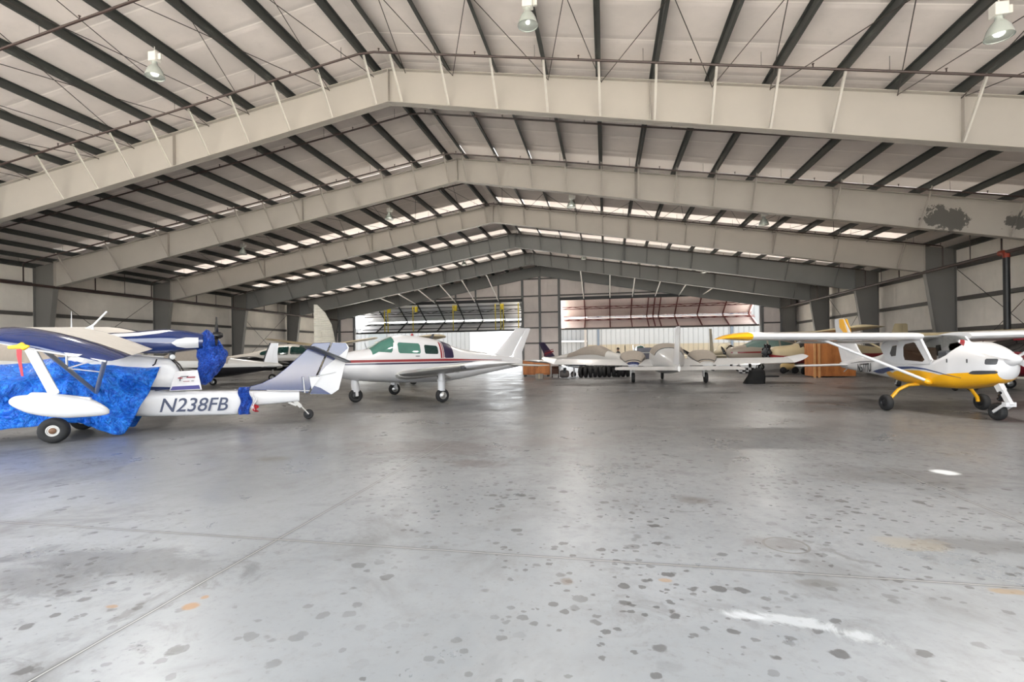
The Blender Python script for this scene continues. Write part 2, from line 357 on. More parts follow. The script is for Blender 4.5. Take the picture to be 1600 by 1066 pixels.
# ---- thin cross bracing rods under the roof and in the wall bays
CELLS = [(.45,2.05),(2.05,5.1),(5.1,6.7),(6.7,9.85),(9.85,11.4),(11.4,14.6),(14.6,16.1),(16.1,19.3),(19.3,20.9)]
for k in (0, 2):
    for sgn in (-1, 1):
        for i, (a, c) in enumerate(CELLS):
            root = thing('cross_brace', 'thin crossed brace rods %s, %s slope, %s pair from the ridge' % ('before the nearest frame' if k == 0 else 'before the fourth frame', side[sgn], ORD[i]), 'brace', (0,0,0), group='roof cross braces')
            for j, (p, q) in enumerate(((a, c), (c, a))):
                xa, xb = RX+sgn*(p+.1), RX+sgn*(q+.1)
                m = MB(); m.tube([(xa,FY[k]+.03,roof(xa)-.09+.02*j),(xb,FY[k+1]-.02,roof(xb)-.09+.02*j)], .011, 6)
                m.build('rod', M_rod, root, 40)
for k, sgn, nm in ((2,-1,'left wall above the navy engine cowling'),(4,-1,'left wall near its far end'),(2,1,'right wall beside the dark vertical pipe'),(4,1,'right wall by the white and yellow tail')):
    x = XL+.3 if sgn < 0 else XR-.3
    root = thing('cross_brace', 'thin crossed brace rods on the '+nm, 'brace', (0,0,0), group='wall cross braces')
    for j, (za, zb) in enumerate(((5.6,.4),(.4,5.6))):
        m = MB(); m.tube([(x+.03*j,FY[k]+.3,za),(x+.03*j,FY[k+1]-.3,zb)], .014, 6)
        m.build('rod', M_rod, root, 40)

# ---- wall girts
n = 20
for sgn in (-1, 1):
    x = XL if sgn < 0 else XR; s = -sgn
    for z in (.8, 2.42, 4.05, 5.75):
        for k in range(7):
            ya = (FY[k-1] if k else FRONT)+.16; yb = FY[k]-.16
            b = MB(); b.box((x+s*.002,ya,z-.1),(x+s*.2,yb,z-.085)); b.box((x+s*.19,ya,z-.1),(x+s*.2,yb,z+.1)); b.box((x+s*.002,ya,z+.085),(x+s*.2,yb,z+.1))
            struct(b.build('trim_%d' % n, M_girt)); n += 1
# gable posts and girts
def bot6(x): return 10.78-1.08+(5.53-9.7)*abs(x-RX)/(25.43-1.62)
for x in (-30.6,-26.2,-23.45,-21.1,-18.8,-16.4,-14.1,-11.5,-8.85,-6.95,-4.86,-2.22,.51,2.94,5.2,7.55,9.87,12.6,15.4,17.2):
    z0 = HEAD if (OPEN[0][0]+.2 < x < OPEN[0][1]-.1 or OPEN[1][0]+.1 < x < OPEN[1][1]-.1) else 0
    w = .24 if z0 == 0 else .15
    b = MB(); b.box((x-w/2,BACK-.18,z0),(x+w/2,BACK-.005,bot6(x)+.35)); struct(b.build('trim_%d' % n, M_post)); n += 1
for z in (2.49, 4.15, 5.82, 7.6, 9.45):
    for x0, x1 in ((XL,-28.8),(-8.83,-4.78),(15.36,XR),(-26,-8.83),(-4.78,12.3)):
        if z < 7 and x0 in (-26, -4.78): continue
        if z > 9 and x0 != -8.83: continue
        if z > 7 and x0 in (XL, 15.36): continue
        if z > 7 and x0 == -26: x0 = -19.5
        if z > 7 and x0 == -4.78: x1 = 6
        b = MB(); b.box((x0+.01,BACK-.1,z-.07),(x1-.01,BACK-.004,z+.07)); struct(b.build('trim_%d' % n, M_girt)); n += 1
for x0, x1 in OPEN:      # door headers
    b = MB(); b.box((x0+.02 if x0 < -20 else x0,BACK-.3,HEAD-.02),(x1,BACK-.01,HEAD+.3)); struct(b.build('trim_%d' % n, M_black)); n += 1
for x in (-28.8, -8.83, -4.78, 15.36):
    b = MB(); b.box((x-.12,BACK-.02,0),(x+.12,BACK+.24,HEAD)); struct(b.build('trim_%d' % n, M_post)); n += 1

# ---- sprinkler pipes
for i, Y in enumerate([9.7]+[13.55+3.8*k for k in range(10)]):
    zr = 10.42
    for_x = [XL+.75, RX, XR-.75]
    m = MB(); xl, xr = XL+1.72, XR-1.74
    zp = lambda x: zr-abs(x-RX)*SL
    m.tube([(xl,Y,5.6),(xl,Y,zp(xl)-.05),(xl+.1,Y,zp(xl)+.0),(RX-.25,Y,zp(RX-.25)),(RX+.25,Y,zp(RX+.25)),(xr-.1,Y,zp(xr)),(xr,Y,zp(xr)-.05),(xr,Y,5.6)], .032, 8)
    root = thing('sprinkler_pipe', 'brown sprinkler branch pipe under the roof, %s from the front' % ORD[i], 'pipe', (0,0,0), group='sprinkler branch pipes')
    m.build('branch_pipe', M_dark, root, 40)
    for q in range(-8, 9):
        h = MB(); x = RX+q*2.9+.4; h.tube([(x,Y,zp(x)+.03),(x,Y,zp(x)+.1)], .014, 6); h.lathe([(.0,.1),(.03,.1),(.03,.11),(0,.11)], (x,Y,zp(x)), (0,0,1), 8); h.build('sprinkler_head', M_dark, root)
        h = MB(); x = RX+q*2.9-.8; h.tube([(x,Y,zp(x)+.02),(x,Y,roof(x))], .006, 5); h.build('hanger_rod', M_rod, root)
for xx, nm, x2 in ((XL+1.72,'left','left'),(XR-1.74,'right','right')):
    root = thing('sprinkler_main', 'brown sprinkler main pipe running along the %s wall in front of the columns' % nm, 'pipe', (0,0,0))
    y1 = BACK-.6 if nm == 'left' else BACK-1.2
    m = MB(); m.tube([(xx,FRONT+.3,5.52),(xx,y1,5.52)], .075, 10); m.build('main_pipe', M_dark, root, 40)
    for k in range(7): h = MB(); h.tube([(xx,FY[k]-3.6,5.56),(xx,FY[k]-3.6,roof(xx))], .02, 6); h.build('hanger_rod', M_dark, root)
M_redfit = flat('red_pipe_fitting', (150,62,46), .5)
P = onY(1570, 410, 24.6)
root = thing('riser_pipe', 'thick dark vertical riser pipe with a red elbow by the right wall', 'pipe', (XR-1.74,24.7,0))
m = MB(); m.tube([(0,0,0),(0,0,5.3)], .12, 12); m.build('pipe', M_black, root, 40)
m = MB(); m.tube([(0,0,5.28),(0,.0,5.4),(0,.06,5.49),(0,.2,5.52),(0,.34,5.52)], .125, 12); m.build('elbow', M_redfit, root, 40)

# ---- high bay lamps
M_gear = flat('white_lamp_housing', (222,220,214), .4)
t = NT('ribbed_glass_reflector'); M_glass_ref = t.out(lin(206,212,206), .12, 0.0, **{'Transmission Weight': .35, 'IOR': 1.45})
LAMPS = [(-20.9,1),(-11.6,1),(-1.7,1),(7.5,1),(-20.9,3),(-11.6,3),(-1.7,3),(7.5,3),(-20.9,5),(-11.6,5),(-1.7,5),(7.5,5)]
for i, (x, k) in enumerate(LAMPS):
    y = {1: 11.45, 3: 26.3, 5: 41.4}[k]; off = min(OFFS, key=lambda o: abs(RX+(1 if x > RX else -1)*o-x)); x = RX+(1 if x > RX else -1)*off
    row = {1: 'front row', 3: 'middle row', 5: 'far row'}[k]; pos = ['leftmost', 'second from left', 'third from left', 'rightmost'][i % 4]
    root = thing('high_bay_lamp', 'white high bay lamp with glass reflector, %s of the %s' % (pos, row), 'lamp', (x, y, roof(x)), group='high bay lamps')
    a = MB(); a.tube([(0,0,-.005),(0,0,-.2)], .012, 6); a.build('stem', M_gear, root)
    a = MB(); a.box((-.12,-.1,-.42),(.12,.1,-.17)); a.build('ballast_box', M_gear, root, None, bevel=.015)
    a = MB(); a.box((.125,-.03,-.38),(.22,.03,-.22)); a.build('bracket', M_gear, root)
    a = MB(); a.lathe([(.06,-.42),(.075,-.5),(.13,-.56),(.19,-.66),(.235,-.8),(.24,-.83),(.228,-.83),(.18,-.66),(.12,-.57),(.06,-.5)], (0,0,0), (0,0,1), 28); a.build('reflector', M_glass_ref, root, 60)
    a = MB(); a.lathe([(0.001,-.845),(.1,-.84),(.225,-.815),(.225,-.81),(.001,-.835)], (0,0,0), (0,0,1), 24); a.build('lens', M_glass_ref, root, 60)
# ================================================================= FOLDED HANGAR DOORS, STRUTS AND OUTSIDE
M_door = NT('white_door_cladding'); t = M_door; x, y, z = t.xyz()
q = t.math('ABSOLUTE', t.math('SUBTRACT', t.math('MODULO', t.math('ADD', x, 100.0), .3), .15)); t.bump(t.sm(q, .06, .03), .5, .02)
M_door = t.out(t.mix(t.noise(.6, 4), lin(206,208,210), lin(224,225,226)), .5)
M_doorp = flat('pinkish_white_door_cladding', (226,212,206), .5)
def bifold(root, x0, x1, steel, clad, studs):
    yh, yo = BACK+.28, 3.0; z0, z1, z2 = 7.0, 5.42, 3.95
    A, B, C = Vector((0,yh+.03,z0+.28)), Vector((0,yh+yo,z1+.05)), Vector((0,yh+.15,z2))
    B2 = B-Vector((0,0,.22))
    def pt(P, x, n=0.0, nv=None): return Vector((x, P.y, P.z))+(nv*n if nv else Vector((0,0,0)))
    up = (B-A).normalized(); nu = Vector((0,-up.z,up.y)) ; nu = nu if nu.z < 0 else -nu      # inner side of the upper leaf (down)
    lo = (C-B2).normalized(); nl = Vector((0,-lo.z,lo.y)); nl = nl if nl.z > 0 else -nl
    p = MB(); p.prism([pt(A,x0+.1),pt(A,x1-.1),pt(B,x1-.1),pt(B,x0+.1)], -nu*.03); p.build('upper_leaf', clad, root)
    p = MB(); p.prism([pt(B2,x0+.1),pt(B2,x1-.1),pt(C,x1-.1),pt(C,x0+.1)], -nl*.03); p.build('lower_leaf', clad, root)
    # chords
    c = MB()
    for P, Q, nv in ((A,B,nu),(B2,C,nl)):
        for f in ((.02,.25,.7,.98) if steel is M_black else (.02,.98)):
            R = P.lerp(Q, f); c.bar(pt(R,x0+.1,.06,nv), pt(R,x1-.1,.06,nv), .075, .075)
    c.build('chord', steel, root)
    w = MB()
    for P, Q, nv in ((A,B,nu),(B2,C,nl)):
        R, S = P.lerp(Q, .36), P.lerp(Q, .47); nn = 18
        for i in range(nn):
            xa, xb = x0+.2+(x1-x0-.4)*i/nn, x0+.2+(x1-x0-.4)*(i+1)/nn
            w.bar(pt(R if i % 2 else S,xa,.3,nv), pt(S if i % 2 else R,xb,.3,nv), .05, .05)
        for R_ in (R, S): w.bar(pt(R_,x0+.1,.3,nv), pt(R_,x1-.1,.3,nv), .07, .07)
    w.build('stiffening_truss', steel, root)
    for x in studs:
        s = MB()
        for P, Q, nv in ((A,B,nu),(B2,C,nl)): s.bar(pt(P,x,.1,nv), pt(Q,x,.1,nv), .1, .12)
        s.build('stud', steel, root)
    r = MB(); r.bar(pt(C,x0+.05), pt(C,x1-.05), .14, .16); r.build('bottom_rail', steel if steel is M_black else M_girt, root)
    return A, B, C
XS_L = (-26.2,-23.5,-21.1,-18.75,-16.35,-14.1,-11.45,-9.2)
XS_R = (-2.2,.51,2.8,4.5,5.15,5.75,7.45,9.8,12.4,15.0)
root = thing('bifold_door', 'raised bifold hangar door with black framing and yellow straps, left opening', 'door', (0,0,0))
A, B, C = bifold(root, OPEN[0][0], OPEN[0][1], M_black, M_door, XS_L)
for i, x in enumerate((-25.2,-24.8,-21.7,-16.9,-12.0,-11.4,-11.1,-9.4)):
    s = MB(); s.bar((x,BACK+.45,HEAD-.1),(x,BACK+.55,C.z+.1), .1, .015, up=(0,1,0)); s.build('lift_strap', M_yellow, root)
for x in (-24.6,-21.3,-16.6,-11.2):
    s = MB(); s.box((x-.14,BACK+.35,HEAD-.75),(x+.14,BACK+.6,HEAD-.15)); s.build('strap_drum', M_yellow, root)
root = thing('bifold_door', 'raised bifold hangar door with rust red steel truss framing, right opening', 'door', (0,0,0))
bifold(root, OPEN[1][0], OPEN[1][1], M_redsteel, M_doorp, XS_R)
tops = [(-21.97,7.21),(-19.97,7.55),(-17.88,7.88),(-15.66,8.27),(-13.47,8.64),(-11.04,9.03),(-2.17,9.),(.47,8.57),(2.66,8.22),(4.87,7.84),(7.03,7.44),(9.21,7.02)]
bots = [-23.47,-21.08,-18.74,-16.35,-14.12,-11.45,-2.21,.51,2.79,5.1,7.43,9.78]
for i, ((xt, zt), xb) in enumerate(zip(tops, bots)):
    m = MB(); m.tube([(xt,FY[5]+.03,zt-.13),(xb,BACK-.36,HEAD+.12)], .055, 8)
    d, j = ('left', i) if i < 6 else ('right', i-6)
    tag(m.build('diagonal_strut', M_whitesteel, None, 40), 'white diagonal strut above the %s folded door, %s from the left' % (d, ORD[j]), 'strut', 'white struts above the folded doors')
# ---- outside
M_apron = flat('sunlit_concrete_apron', (206,202,194), .8, 0, .06, .4)
M_apron2 = flat('weathered_asphalt_apron', (192,188,180), .85, 0, .06, .4)
b = MB(); b.box((-90,BACK+.1,-.3),(90,130,-.02)); struct(b.build('ground_back', M_apron2))
b = MB(); b.box((-90,-60,-.3),(90,FRONT,-.02)); struct(b.build('ground_front', M_apron))
def corrug(name, rgb, rgb2, zs):
    t = NT(name); x, y, z = t.xyz()
    q = t.math('ABSOLUTE', t.math('SUBTRACT', t.math('MODULO', t.math('ADD', x, 100.0), .62), .31)); t.bump(t.sm(q, .1, .04), .9, .04)
    c = t.mix(t.sm(q, .05, .02), lin(*rgb), lin(*[v*.8 for v in rgb]))
    c2 = t.mix(t.sm(q, .05, .02), lin(*rgb2), lin(*[v*.82 for v in rgb2]))
    return t.out(t.mix(t.sm(z, zs-.02, zs+.02), c2, c), .5)
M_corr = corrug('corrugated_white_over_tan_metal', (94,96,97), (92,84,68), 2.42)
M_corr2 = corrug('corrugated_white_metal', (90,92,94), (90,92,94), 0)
M_bluep = flat('blue_grey_steel_post', (44,56,68), .5)
root = thing('outside_hangar', 'long white and tan corrugated metal hangar seen through the right door opening', 'building', (0,0,0))
b = MB(); b.box((-2.4,68,0),(60,80,9)); b.build('wall', M_corr, root)
for x in (-.95, 16.0, 20.6): b = MB(); b.box((x-.13,67.8,0),(x+.13,67.99,9)); b.build('post', M_bluep, root)
b = MB(); b.box((-2.75,66.2,0),(-2.45,66.5,6)); tag(b.build('steel_post', M_girt), 'grey steel post standing outside the right door opening near its left edge', 'post')
root = thing('outside_shed', 'low white flat roofed shed seen beside the middle pier', 'building', (0,0,0))
b = MB(); b.box((-9.5,72,0),(-2.6,80,4.9)); b.build('wall', M_corr2, root)
b = MB(); b.box((-9.5,71.6,2.9),(-2.6,72,3.1)); b.build('eave', M_whitesteel, root)
root = thing('outside_building', 'white corrugated metal building seen through the left door opening', 'building', (0,0,0))
b = MB(); b.box((-60,66,0),(-18.4,76,5.2)); b.build('wall', M_corr2, root)
b = MB(); b.box((-33.4,65.9,0),(-30.6,65.99,4.6)); b.build('door', flat('pale_grey_door', (78,83,85), .5), root)
# ================================================================= AIRCRAFT TOOLS
class Body:                     # stations: (x, z_top, z_bottom, half_width, z_of_widest, exponent), nose first
    def __init__(s, st): s.st = sorted(st)
    def at(s, x):
        st = s.st; x = min(max(x, st[0][0]), st[-1][0])
        for i in range(len(st)-1):
            if st[i][0] <= x <= st[i+1][0]: break
        p0, p1, p2, p3 = st[max(i-1,0)], st[i], st[i+1], st[min(i+2,len(st)-1)]
        h = p2[0]-p1[0]; u = (x-p1[0])/h; o = []
        for k in range(1, 6):
            m1 = (p2[k]-p0[k])/(p2[0]-p0[0])*h; m2 = (p3[k]-p1[k])/(p3[0]-p1[0])*h; d = p2[k]-p1[k]
            if d == 0: m1 = m2 = 0
            else:
                m1 = max(min(m1/d, 3), 0)*d; m2 = max(min(m2/d, 3), 0)*d
            o.append((2*u**3-3*u*u+1)*p1[k]+(u**3-2*u*u+u)*m1+(-2*u**3+3*u*u)*p2[k]+(u**3-u*u)*m2)
        return o
    def p(s, x, a):
        zt, zb, hw, zw, e = s.at(x); c, q = cos(a), sin(a)
        return Vector((x, hw*math.copysign(abs(c)**(2/e), c), zw+(zt-zw if q > 0 else zw-zb)*math.copysign(abs(q)**(2/e), q)))
    def y(s, x, z):
        zt, zb, hw, zw, e = s.at(x); r = (z-zw)/((zt-zw) if z > zw else (zw-zb)); r = min(abs(r), 1.0)
        return hw*(1-r**e)**(1/e)
    def mesh(s, x0=None, x1=None, n=44, m=36, a0=0.0, a1=2*pi):
        lo, hi = s.st[0][0] if x0 is None else x0, s.st[-1][0] if x1 is None else x1
        b = MB()
        if a1-a0 > 6.2: b.rings([[s.p(lo+(hi-lo)*i/n, 2*pi*k/m) for k in range(m)] for i in range(n+1)])
        else: b.grid([[s.p(lo+(hi-lo)*i/n, a0+(a1-a0)*k/m) for k in range(m+1)] for i in range(n+1)])
        return b
    def patch(s, b, kn, sides=(1,), off=.004, n=24, m=5, round_=0.0, mi=0):   # kn: (x, z_low, z_high) knots
        xs = [kn[0][0]+(kn[-1][0]-kn[0][0])*i/n for i in range(n+1)]
        def it(x, j):
            for i in range(len(kn)-1):
                a, c = kn[i], kn[i+1]
                if min(a[0], c[0])-1e-9 <= x <= max(a[0], c[0])+1e-9: return a[j]+(c[j]-a[j])*(x-a[0])/((c[0]-a[0]) or 1)
        L = abs(kn[-1][0]-kn[0][0])
        for sd in sides:
            rows = []
            for x in xs:
                lo, hi = it(x, 1), it(x, 2)
                if round_:
                    e = min(abs(x-kn[0][0]), abs(x-kn[-1][0])); q = max(0.0, 1-e/round_)
                    cut = round_*(1-sqrt(max(0, 1-q*q))); cut = min(cut, (hi-lo)*.48); lo += cut; hi -= cut
                rows.append([(x, sd*(s.y(x, lo+(hi-lo)*k/m)+off), lo+(hi-lo)*k/m) for k in range(m+1)])
            b.grid(rows, mi)
        return b
    def cap(s, b, x0, x1, a0, a1, off=.004, n=14, m=14, mi=0):          # patch across the top between two angles (functions of 0..1 along x)
        rows = []
        for i in range(n+1):
            x = x0+(x1-x0)*i/n; u = i/n; p, q = (f(u) if callable(f) else f for f in (a0, a1)); row = []
            zt, zb, hw, zw, e = s.at(x)
            for k in range(m+1):
                P = s.p(x, p+(q-p)*k/m); c = Vector((x, 0, zw)); row.append(P+(P-c).normalized()*off)
            rows.append(row)
        b.grid(rows, mi); return b
def foil(c, tc, n=9, f0=0.0, f1=1.0, camber=.02):
    xs = [f0+(f1-f0)*(1-cos(pi*i/n))/2 for i in range(n+1)]
    t = lambda x: 5*tc*(.2969*sqrt(x)-.126*x-.3516*x*x+.2843*x**3-.1036*x**4)
    cb = lambda x: camber*4*x*(1-x)
    up = [(x*c, (cb(x)+t(x)+(.0008))*c) for x in xs]; lo = [(x*c, (cb(x)-t(x)-(.0008))*c) for x in xs]
    return list(reversed(up))+lo[(1 if f0 == 0 else 0):]
def wing(b, secs, vert=False, f0=0.0, f1=1.0, camber=.02, mi=0):    # secs: (leading edge point, chord, thickness ratio, twist degrees)
    rs = []
    for le, c, tc, *tw in secs:
        tw = radians(tw[0]) if tw else 0.0; r = []
        for x, h in foil(c, tc, 9, f0, f1, 0 if vert else camber):
            if vert: r.append((le[0]-x, le[1]+h, le[2]))
            else: r.append((le[0]-x*cos(tw)-h*sin(tw)*-1*0, le[1], le[2]+h-x*sin(tw)))
        rs.append(r)
    return b.rings(rs, True, False, mi)
M_tyre = flat('black_rubber_tyre', (30,30,31), .75)
M_hub = flat('bright_wheel_hub', (190,190,188), .3, .8)
M_hubd = flat('dark_wheel_hub', (52,52,54), .4, .5)
M_hubw = flat('white_wheel_rim', (214,212,208), .35)
def wheel(parent, c, R=.21, w=.15, hub=None, axis=(0,1,0), name='wheel', k=1.0, rim=.5):
    ax = Vector(axis).normalized(); b = MB(); h = w/2
    b.lathe([(R*rim,-h*.8),(R*(rim+.12),-h*.98),(R*.82,-h),(R*.95,-h*.72),(R,-h*.25),(R,h*.25),(R*.95,h*.72),(R*.82,h),(R*(rim+.12),h*.98),(R*rim,h*.8)], c, ax, 28)
    o = b.build(name, M_tyre, parent, 50)
    b = MB(); pf = [(R*.12*k,-h*.98),(R*.16*k,-h*.95),(R*.3*k,-h*.8),(R*.42*k,-h*.72),(R*.47*k,-h*.9),(R*.53*k,-h*.88),(R*(rim+.04),-h*.86)]
    b.lathe(pf+[(r, -t_) for r, t_ in reversed(pf)], c, ax, 24, cap=True)
    b.build('hub', hub or M_hub, o, 40); return o
def prop(parent, hub, R, n, ang, mat, axis=(1,0,0), w=.09, name='propeller', tip=None):
    ax = Vector(axis).normalized(); u0 = Vector((0,0,1)) if abs(ax.z) < .8 else Vector((0,1,0)); v0 = ax.cross(u0).normalized()
    b = MB(); b.lathe([(.001,.13),(.04,.12),(.07,.07),(.08,0),(.08,-.06),(.001,-.06)], hub, ax, 16); o = b.build(name, mat, parent, 40)
    for k in range(n):
        a = ang+2*pi*k/n; r = u0*cos(a)+v0*sin(a); s_ = ax.cross(r); rows = []
        for t, ww, tw in ((.06,.5,50),(.2,.9,38),(.45,1.1,26),(.7,1.0,18),(.9,.75,14),(.98,.45,12),(1.0,.15,12)):
            d = s_*cos(radians(tw))+ax*sin(radians(tw)); nn = r.cross(d).normalized(); c = Vector(hub)+r*R*t; W = w*ww
            rows.append([c-d*W, c-d*W*.3+nn*.016, c+d*W*.5+nn*.012, c+d*W, c+d*W*.4-nn*.01, c-d*W*.4-nn*.01])
        b = MB(); b.rings(rows); bl = b.build('blade', mat, o, 50)
        if tip:
            b = MB(); b.rings([[p+(p-(Vector(hub)+r*R*t))*.06 for p in row] for (t, row) in ((.9, rows[4]), (.98, rows[5]))]); b.build('blade_tip', tip, bl, 50)
    return o
def paint(name, rgb, rough=.28, coat=.4): return flat(name, rgb, rough, 0, .03, 2.0, **{'Coat Weight': coat, 'Coat Roughness': .08})
M_white = paint('white_aircraft_paint', (212,212,214))
M_offw = paint('dull_white_aircraft_paint', (192,190,186), .4)
M_navy = paint('navy_aircraft_paint', (22,44,98), .12, 1.0)
M_red = paint('dark_red_stripe_paint', (138,40,44), .3)
M_dnavy = paint('dark_purple_navy_paint', (42,34,62), .3)
M_yel = paint('golden_yellow_paint', (240,176,20), .28)
M_blue = paint('blue_stripe_paint', (26,52,106), .25)
M_beige = paint('beige_aircraft_paint', (188,172,138), .45, .1)
M_taupe = flat('grey_beige_cover_cloth', (150,141,131), .85, 0, .08, 9)
M_silver = flat('bare_grey_aluminium', (168,168,166), .35, .55, .06)
M_blk = flat('black_aircraft_paint', (24,24,27), .25)
M_dgrey = flat('dark_grey_trim', (62,64,68), .4)
def glassy(name, rgb, spec=.8): return flat(name, rgb, .04, 0, .1, 3.0, **{'Specular IOR Level': spec, 'Coat Weight': .6, 'Coat Roughness': .02})
M_teal = glassy('teal_tinted_window_glass', (72,120,108))
M_teald = glassy('dark_teal_window_glass', (22,52,48))
M_smoke = glassy('dark_cabin_glass', (34,32,32))
M_brownw = glassy('brown_tinted_window_glass', (74,56,44))
t = NT('clear_windshield'); t.t.nodes.remove(t.b); tp = t.n('ShaderNodeBsdfTransparent'); gl = t.n('ShaderNodeBsdfGlossy'); gl.inputs['Roughness'].default_value = .03; tp.inputs[0].default_value = (.80,.82,.80,1)
fr = t.n('ShaderNodeFresnel'); fr.inputs[0].default_value = 1.35; mx = t.n('ShaderNodeMixShader'); t.t.links.new(fr.outputs[0], mx.inputs[0]); t.t.links.new(tp.outputs[0], mx.inputs[1]); t.t.links.new(gl.outputs[0], mx.inputs[2]); t.t.links.new(mx.outputs[0], t.t.nodes['Material Output'].inputs[0]); M_clear = t.m
def tarp_mat(name, a, b_, sc=4.0):
    t = NT(name); n1 = t.noise(sc, 6, .65, dist=1.2); n2 = t.noise(sc*3.2, 5, .6, dist=2.0)
    q = t.math('ABSOLUTE', t.math('SUBTRACT', n1, .5))
    t.bump(t.math('ADD', t.math('MULTIPLY', t.sm(q, 0, .16), 1.0), t.math('MULTIPLY', n2, .8)), .9, .05)
    return t.out(t.mix(t.sm(n2, .35, .7), lin(*a), lin(*b_)), .3, 0, **{'Specular IOR Level': .5})  # lighter second blue painted in as highlights on the folds
M_tarp = tarp_mat('bright_blue_tarpaulin', (6,88,206), (44,140,240), 2.6)
M_tarpd = tarp_mat('royal_blue_tarpaulin', (8,44,150), (58,118,230), 6.0)
def plane(name, label, xy, deg, cat='aircraft', group='parked aircraft', tilt=(0,0)):
    o = thing(name, label, cat, (xy[0], xy[1], 0), (radians(tilt[0]), radians(tilt[1]), radians(deg)), group); return o
# ================================================================= WHITE LOW-WING AIRCRAFT WITH RED AND NAVY STRIPES
R0 = plane('low_wing_aircraft', 'white low wing aircraft with red and navy side stripes and upright white tail', (-6.32, 15.81), -133.6)
B = Body([(2.68,1.24,1.0,.12,1.12,2.2),(2.62,1.36,.88,.30,1.1,2.4),(2.45,1.48,.78,.40,1.1,2.5),(2.15,1.60,.70,.48,1.1,2.5),(1.68,1.67,.64,.54,1.1,2.6),(1.5,1.75,.62,.56,1.1,2.5),(1.2,1.93,.60,.57,1.15,2.35),(.82,2.08,.57,.58,1.18,2.3),(.35,2.12,.54,.58,1.18,2.3),(-.39,2.05,.52,.57,1.18,2.3),(-1.0,1.90,.52,.54,1.18,2.3),(-1.4,1.75,.55,.50,1.15,2.3),(-1.8,1.64,.6,.45,1.12,2.3),(-2.9,1.49,.76,.30,1.12,2.2),(-3.6,1.40,.86,.19,1.12,2.1),(-4.35,1.28,.96,.08,1.1,2.0),(-4.5,1.2,1.02,.03,1.1,2.0)])
B.mesh(n=70, m=44).build('fuselage', M_white, R0, 50)
q = MB(); B.patch(q, [(2.6,1.252,1.325),(1.5,1.252,1.33),(-.9,1.24,1.325),(-2.4,1.24,1.27),(-3.4,1.235,1.245)], (1,-1), .004, 60, 3); q.build('red_stripe', M_red, R0, 40)['label'] = 'dark red stripe along the fuselage'
q = MB(); B.patch(q, [(2.6,1.18,1.225),(1.5,1.175,1.228),(-.9,1.165,1.222),(-2.4,1.19,1.215),(-3.4,1.205,1.21)], (1,-1), .004, 60, 3); q.build('navy_stripe', M_dnavy, R0, 40)['label'] = 'thin navy stripe along the fuselage'
q = MB(); B.patch(q, [(-.83,1.345,1.84),(-1.2,1.345,1.775)], (1,-1), .005, 12, 10, .04); B.cap(q, -.83, -1.2, .9, pi-.9, .006, 8, 16); q.build('navy_band', M_dnavy, R0, 40)['label'] = 'dark navy band behind the cabin windows'
q = MB(); q = None
for sd in (1, -1):
    for kn in ([(-.68,1.345,1.9),(-.745,1.345,1.88)], [(-.775,1.345,1.87),(-.81,1.345,1.86)]): q = MB(); B.patch(q, kn, (sd,), .005, 3, 10); q.build('red_band', M_red, R0, 40)
for nm, kn, m, rr in (('cabin_window', [(.82,1.53,1.86),(.75,1.525,1.875),(.05,1.50,1.84)], M_teal, .05), ('cabin_window', [(-.10,1.50,1.80),(-.60,1.48,1.755)], M_teald, .05)):
    for sd in (1, -1): q = MB(); B.patch(q, kn, (sd,), .005, 20, 8, rr); q.build(nm, m, R0, 40)
for sd in (1, -1):
    q = MB(); B.patch(q, [(1.62,1.605,1.64),(1.4,1.575,1.78),(1.05,1.545,1.965),(1.0,1.62,1.975),(.91,1.97,1.99)], (sd,), .005, 30, 8); q.build('quarter_window', M_teal, R0, 40)
q = MB(); B.cap(q, 1.64, .90, lambda u: .62+.25*u, lambda u: pi-.62-.25*u, .006, 16, 24); q.build('windshield', M_teal, R0, 40)
q = MB(); q.bar((1.66,.0,1.685),(.9,0,2.085), .03, .03); q.build('windshield_post', M_offw, R0)
for sd in (1, -1):
    q = MB(); q.box((.10,sd*(B.y(.1,1.42)+.001),1.41),(.24,sd*(B.y(.1,1.42)+.02),1.435)); q.build('door_handle', M_dgrey, R0)
    W = [((.86,sd*.42,.84),1.55,.13,2),((.82,sd*1.0,.89),1.47,.14,2),((.78,sd*4.62,1.17),1.42,.13,0)]
    q = MB(); wing(q, W); q.build('wing', M_silver, R0, 35)
    q = MB(); wing(q, [((.785,sd*4.622,1.172),1.43,.135),((.74,sd*4.85,1.2),1.36,.12),((.55,sd*5.03,1.22),1.1,.07),((.35,sd*5.07,1.225),.8,.03)]); q.build('wing_tip', M_white, R0, 50)
    q = MB(); q.box((.72,sd*4.50,1.10),(.84,sd*4.64,1.18)); q.build('landing_light', M_dgrey, R0, None, bevel=.02)
    q = MB(); wing(q, [((.95,sd*.35,.80),1.9,.17,2),((.90,sd*.62,.855),1.65,.15,2)]); q.build('wing_root_fairing', M_offw, R0, 40)
    # main gear
    q = MB(); q.lathe([(.115,0),(.115,.28),(.13,.29),(.13,.32),(.11,.33),(.10,.56)], (.0,sd*1.88,.36), (0,0,1), 18, cap=True); q.bar((-.02,sd*1.80,.44),(-.05,sd*1.78,.22), .05, .1); lg = q.build('gear_leg', M_white, R0, 40)
    q = MB(); q.tube([(-.06,sd*1.88,.86),(-.4,sd*1.7,.72),(-.2,sd*1.2,.66)], .03, 8); q.build('gear_brace', M_offw, R0, 40)
    wheel(R0, (-.02,sd*1.88,.215), .215, .16)
    q = MB(); wing(q, [((-3.72,sd*.04,1.04),.92,.09),((-3.86,sd*1.5,1.02),.78,.08),((-3.98,sd*1.64,1.02),.6,.04)], camber=0); q.build('stabilizer', M_offw, R0, 40)
